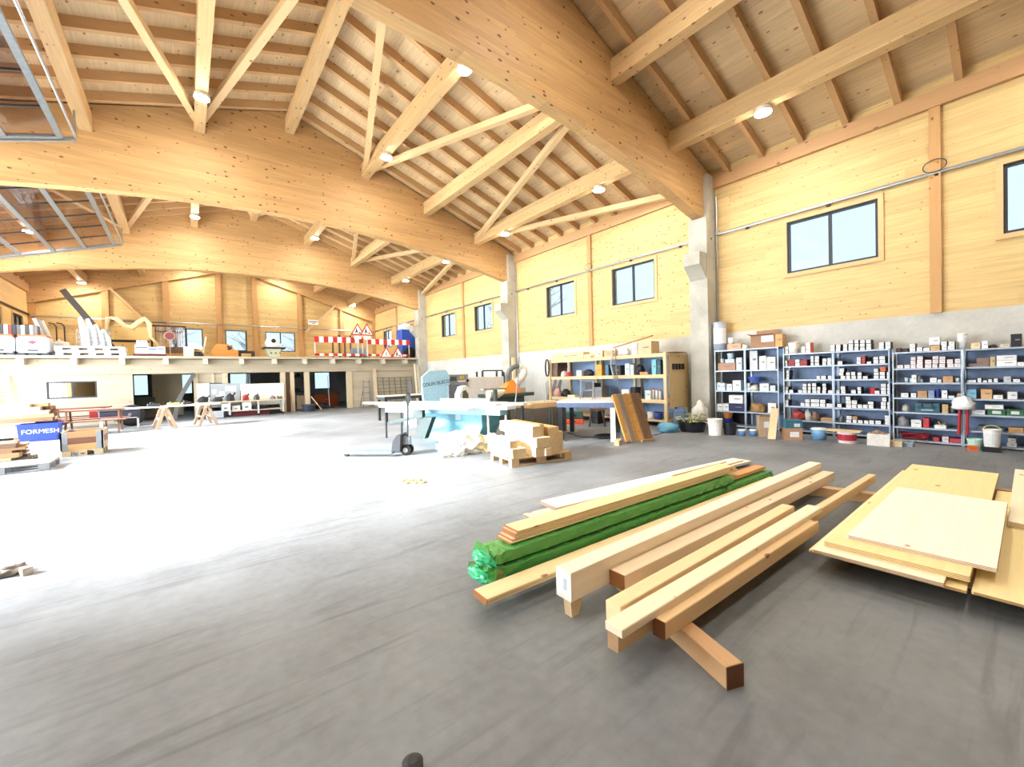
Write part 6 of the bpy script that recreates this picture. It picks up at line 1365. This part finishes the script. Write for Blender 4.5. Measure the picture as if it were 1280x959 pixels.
# rack of clamps
Yk = 26.5; x0, x1 = gx(190, 233, Yk); hw = (x1-x0)/2; zt = G(210, 409, Yk).z-DZ; t = thing('clamp_rack', 'dark frame rack standing on the gallery before the gable window', 'rack', ((x0+x1)/2, Yk, GZ))
for s in (-1, 1): MB().box(s*hw-.04, s*hw+.04, 0, .08, 0, zt).build('post', M_darkm, t)
MB().box(-hw, hw, 0, .08, zt, zt+.08).build('top_bar', M_darkm, t); MB().box(-hw, hw, -.1, .3, .35, .65).build('bin', plain((120, 96, 70)), t); MB().box(-hw, hw, -.1, .3, 0, .34).build('base_case', wood((206, 162, 104), 'x'), t)
for k in range(12):
    x = (x0+x1)/2-hw+.15+(2*hw-.3)*k/11; l_ = rng.uniform(.75, 1.0); c = rng.choice([(214, 208, 206), (150, 130, 124), (110, 90, 84), (186, 180, 178)])
    t2 = thing('bar_clamp', 'grey bar clamp hanging in the row on the dark rack', 'clamp', (x, Yk-.06, GZ+zt), 0, 'bar clamps hanging on the rack'); MB().box(-.028, .028, -.02, .02, -l_, -.0).build('bar', plain(c), t2); MB().box(-.034, .034, -.05, .02, -l_*.3, -l_*.24).build('jaw', plain((100, 60, 54)), t2)
p = G(212, 420, 24.2); t = thing('round_sign', 'oval dark red sign disc on a pale stand', 'sign', (p.x, 24.2, GZ)); zc = p.z-DZ
MB().tube([(0, 0, 0), (0, 0, zc)], .02, 8).build('stand', plain((200, 196, 190)), t); MB().lathe([(.17, -.012), (.17, .012)], (0, -.03, zc), 24, 'y').build('disc', plain((130, 60, 56)), t); MB().lathe([(.172, -.004), (.19, -.004), (.19, .012), (.172, .012)], (0, -.032, zc), 24, 'y').build('rim', plain((206, 196, 190)), t); MB().lathe([(.14, 0), (.14, .03)], (0, 0, 0), 16).build('foot', M_darkm, t)
# cream machine
x0, x1 = gx(229, 258, 23.7); t = thing('cream_machine', 'cream planing machine with dark levers on the gallery', 'machine', ((x0+x1)/2, 23.6, GZ)); hw = (x1-x0)/2; h = G(240, 430, 23.6).z-DZ
MB().box(-hw, -hw*.1, 0, .5, 0, h*.8, .04).build('base', plain((240, 236, 214)), t); MB().prism([(-hw*.6, h*.8), (hw*.6, h*.55), (hw*.7, h*.75), (hw*.1, h*1.1), (-hw*.5, h*1.1)], .05, .45).build('hood', plain((246, 242, 222)), t); MB().blob((hw*.2, .25, .01), (hw*.55, .2, h*.28), 151, .3).build('motor', M_darkm, t); MB().bar((hw*.6, .2, 0), (hw*1.0, .2, h*1.6), .05, .03, (0, 1, 0)).build('lever', plain((226, 224, 214)), t)
# orange wooden boxes
x0, x1 = gx(264, 297, 23.5); hw = (x1-x0)/2
t = thing('wooden_chest', 'orange-brown wooden chest on the gallery beside the machine', 'chest', ((x0+x1)/2, 23.4, GZ)); mch = wood((206, 132, 60), 'x', None, .1, .2)
for k in range(2): MB().box(-hw, hw, 0, .5, k*.17, k*.17+.165).build('board', mch, t)
MB().prism([(-hw, .34), (hw*.8, .34), (hw*.3, .62), (-hw*.6, .62)], .05, .5).build('slanted_top', mch, t); MB().blob((hw*.35, .1, .34), (.14, .08, .14), 161, .4).build('dark_tool', M_darkm, t)
# low dark frame
x0, x1 = gx(298, 318, 24.2); t = thing('low_table', 'low dark framed table beside the wooden chest', 'table', ((x0+x1)/2, 24.2, GZ)); hw = (x1-x0)/2; zt = G(308, 440, 24.2).z-DZ; MB().box(-hw, hw, 0, .5, zt-.05, zt+.04).build('top', M_darkm, t)
for s in (-hw+.05, hw-.05): MB().box(s-.05, s+.05, 0, .5, 0, zt-.05).build('leg', M_darkm, t)
# planer machine on the gallery
Y_ = 23.6; x0, x1 = gx(329, 357, Y_); t = thing('planer_machine', 'pale green table machine with black table and white head on the gallery', 'machine', ((x0+x1)/2, Y_, GZ)); hw = (x1-x0)/2; z1_ = G(343, 434, Y_).z-DZ
MB().prism([(-hw*.35, 0), (hw*.4, 0), (hw*.6, z1_*.85), (-hw*.75, z1_*.85)], .1, .6).build('base', plain((196, 200, 172)), t); MB().box(-hw, hw, 0, .7, z1_*.85, z1_, .01).build('table', M_black, t)
MB().blob((-hw*.1, .3, z1_), (.3, .2, .4), 171, .2).build('head', plain((232, 234, 236)), t); MB().lathe([(.1, -.06), (.12, 0), (.1, .06)], (-hw*.05, .15, z1_+.32), 14, 'y').build('motor', M_black, t); MB().box(.1, .35, .2, .4, z1_, z1_+.2).build('feeder', plain((200, 206, 210)), t)
for k in range(3): MB().lathe([(.05, .08), (.05, .1)], (-.15+.2*k, 0, z1_*.45), 10, 'y').build('handwheel', plain((120, 124, 110)), t)
# striped barriers
mred = plain((190, 40, 40), .4); mwht = plain((244, 244, 242), .4)
def barrier(a, b, Y, lab):
    x0, x1 = gx(a, b, Y); t = thing('road_barrier', lab, 'barrier', ((x0+x1)/2, Y, GZ)); hw = (x1-x0)/2; zt = G((a+b)/2, 421.5 if a < 420 else 424.5, Y).z-DZ; zb = zt-.3
    n = 11
    for k in range(n): MB().box(-hw+2*hw*k/n, -hw+2*hw*(k+1)/n, -.015, .015, zb, zt).build('stripe_panel', mred if k % 2 == 0 else mwht, t)
    for k in range(n): MB().box(-hw+2*hw*k/n, -hw+2*hw*(k+1)/n, -.012, .012, .1, .22).build('lower_panel', mred if k % 2 == 0 else mwht, t)
    for s in (-hw+.03, hw-.03): MB().box(s-.02, s+.02, .016, .05, .04, zt).build('post', plain((226, 226, 222)), t); MB().box(s-.1, s+.1, -.12, .2, 0, .04).build('foot', M_black, t)
barrier(393, 454, 23.2, 'red and white striped road barrier on the gallery beside the sloped brace')
barrier(459, 512, 23.25, 'red and white striped road barrier behind the low warning triangles')
# uprights behind the barrier
for k, px in enumerate((416, 424, 431, 438)):
    p = G(px, 430, 24.5); zt = G(px, [421, 419, 422, 419.5][k], 24.5).z; t = thing('steel_stake', 'dark steel stake in the row behind the striped barrier', 'stake', (p.x, 24.5, GZ), 0, 'steel stakes behind the barrier'); MB().box(-.035, .035, -.035, .035, 0, zt-DZ, ).build('shaft', plain((90, 70, 56)), t); MB().box(-.15, .15, -.15, .15, 0, .03).build('foot', M_darkm, t)
# warning triangles
def triangle(px, pyt, pyb, Y, lab, worker=True):
    p = G(px, pyb, Y); zb = p.z; h = G(px, pyt, Y).z-zb; s = h*.58
    t = thing('warning_sign', lab, 'sign', (p.x, Y, zb))
    if zb < DZ+.1: t.location.z = GZ
    def tri(k, dy0, dy1, m, nm):
        c = h/3; pts = [(-s*k, c-c*k), (s*k, c-c*k), (0, c+(h-c)*k)]; return MB().prism(pts, dy0, dy1).build(nm, m, t)
    tri(1, 0, .02, mred, 'red_border'); tri(.74, -.004, 0, mwht, 'white_field')
    mk = plain((24, 24, 28))
    if worker:
        mb = MB(); mb.lathe([(.001, -.007), (.05*h, -.007), (.05*h, -.005)], (-.1*h, 0, .52*h), 10, 'y'); mb.build('worker_head', mk, t)
        mb = MB().prism([(-.2*h, .16*h), (-.13*h, .16*h), (-.08*h, .3*h), (-.02*h, .16*h), (.04*h, .16*h), (-.02*h, .34*h), (-.05*h, .47*h), (-.15*h, .45*h)], -.007, -.0045); mb.build('worker_figure', mk, t)
        MB().prism([(.06*h, .14*h), (.3*h, .14*h), (.17*h, .28*h)], -.007, -.0045).build('heap', mk, t)
        MB().bar((-.05*h, -.006, .38*h), (.13*h, -.006, .2*h), .002, .03*h, (0, 1, 0)).build('shovel', mk, t)
    else:
        MB().prism([(-.03*h, .16*h), (.03*h, .16*h), (.04*h, .5*h), (-.04*h, .5*h)], -.007, -.0045).build('symbol', mk, t)
    return t
s1 = triangle(447.2, 404, 419, 22.97, 'road works warning triangle with worker symbol raised beside its twin, towards the brace'); s2 = triangle(459.0, 404, 419.5, 22.9, 'road works warning triangle with worker symbol raised beside its twin, towards the column')
for s_o in (s1, s2):
    z = s_o.location.z-DZ
    MB().box(-.025, .025, .021, .05, -z+.03, .6).build('stand_post', plain((206, 210, 212)), s_o); MB().box(-.12, .12, -.08, .1, -z+.002, -z+.05).build('stand_foot', M_black, s_o)
    MB().box(-.2, .2, .005, .02, -.22, -.04).build('plate', plain((226, 228, 230)), s_o)
triangle(483, 432, 446, 22.85, 'warning triangle standing on the deck with a bar symbol beside another', False); triangle(497.5, 432, 446, 22.86, 'warning triangle with worker symbol standing on the deck at the barrier end')
# grey stacked panels behind triangles
x0, x1 = gx(440, 458, 23.6); t = thing('panel_stack', 'stack of grey metal panels behind the striped barrier', 'panels', ((x0+x1)/2, 23.6, GZ)); hw = (x1-x0)/2
for k in range(4): MB().box(-hw+.03*k, hw-.02*k, 0, .6, .12+k*.12, .12+k*.12+.1).build('panel_sheet', plain((150, 170, 186), .35, .4), t)
MB().box(-hw, hw, 0, .6, 0, .119).build('base', M_darkm, t)
# blue tarp stack, wheel, green sack by column
x0, x1 = gx(503, 520, 24.0); hw = (x1-x0)/2; zt = G(510, 408, 24).z-DZ
t = thing('tarp_tower', 'tall blue tarp covered goods with white top beside the gallery column', 'goods', ((x0+x1)/2-.05, 24.0, GZ)); MB().box(-hw, hw, 0, .8, .05, zt-.2, .05).build('blue_tarp', plain((44, 86, 190), .4), t); MB().blob((0, .4, zt-.22), (hw*.95, .42, .3), 181, .3).build('white_film', plain((236, 240, 242), .35), t); MB().box(-hw, hw, 0, .8, 0, .049).build('base', M_darkm, t)
p = G(514.5, 437, 23.35); t = thing('spare_tyre', 'black tyre standing on edge before the blue tarp', 'tyre', (p.x+.05, 23.8, GZ+.36)); MB().lathe([(.2, -.08), (.33, -.09), (.36, -.05), (.36, .05), (.33, .09), (.2, .08)], n=24, axis='y').build('tread', M_black, t, True); MB().lathe([(.04, -.05), (.2, -.06), (.2, .06), (.04, .05)], n=20, axis='y').build('wheel_rim', plain((60, 64, 70)), t)
p = G(505, 437, 23.7); bag(p.x-.35, 23.75, GZ, .22, .22, .55, (110, 150, 130), 'green-grey sack behind the striped barrier end', 'sack', 191, 'sack', .2)
# bare trees outside
def tree(x, y, h, lab, seed):
    t = thing('tree', lab, 'tree', (x, y, -.1), 0, 'trees outside the hall'); r = random.Random(seed)
    MB().tube([(0, 0, 0), (.1, 0, h*.4), (0, .1, h)], [.16, .11, .02], 7).build('trunk', plain((110, 104, 96)), t)
    mb = MB()
    for k in range(60):
        z = r.uniform(.25, .95)*h; a_ = r.uniform(0, 2*PI); l = (1.1-z/h)*h*.35*r.uniform(.5, 1)
        p1 = Vector((l*math.cos(a_), l*math.sin(a_), z+l*.5)); mb.tube([(0, 0, z), p1*.5+Vector((0, 0, z*.5)), p1], [.03, .02, .006], 4, False)
        for q in range(3):
            b0 = Vector((0, 0, z)).lerp(p1, r.uniform(.3, .9)); mb.tube([b0, b0+Vector((r.uniform(-.5, .5), r.uniform(-.5, .5), r.uniform(.1, .5)))], [.012, .004], 3, False)
    mb.build('branches', plain((150, 150, 146)), t)
tree(W+5, 17.2, 9, 'bare tree outside seen through the window above the rack', 1); tree(W+7, 25, 8, 'bare tree outside the wall behind the band saw windows', 2)
for k, x in enumerate((-.5, 3.8, 7.5)): tree(x, FAR+6+k, 8, 'bare tree outside the gable windows', 10+k)
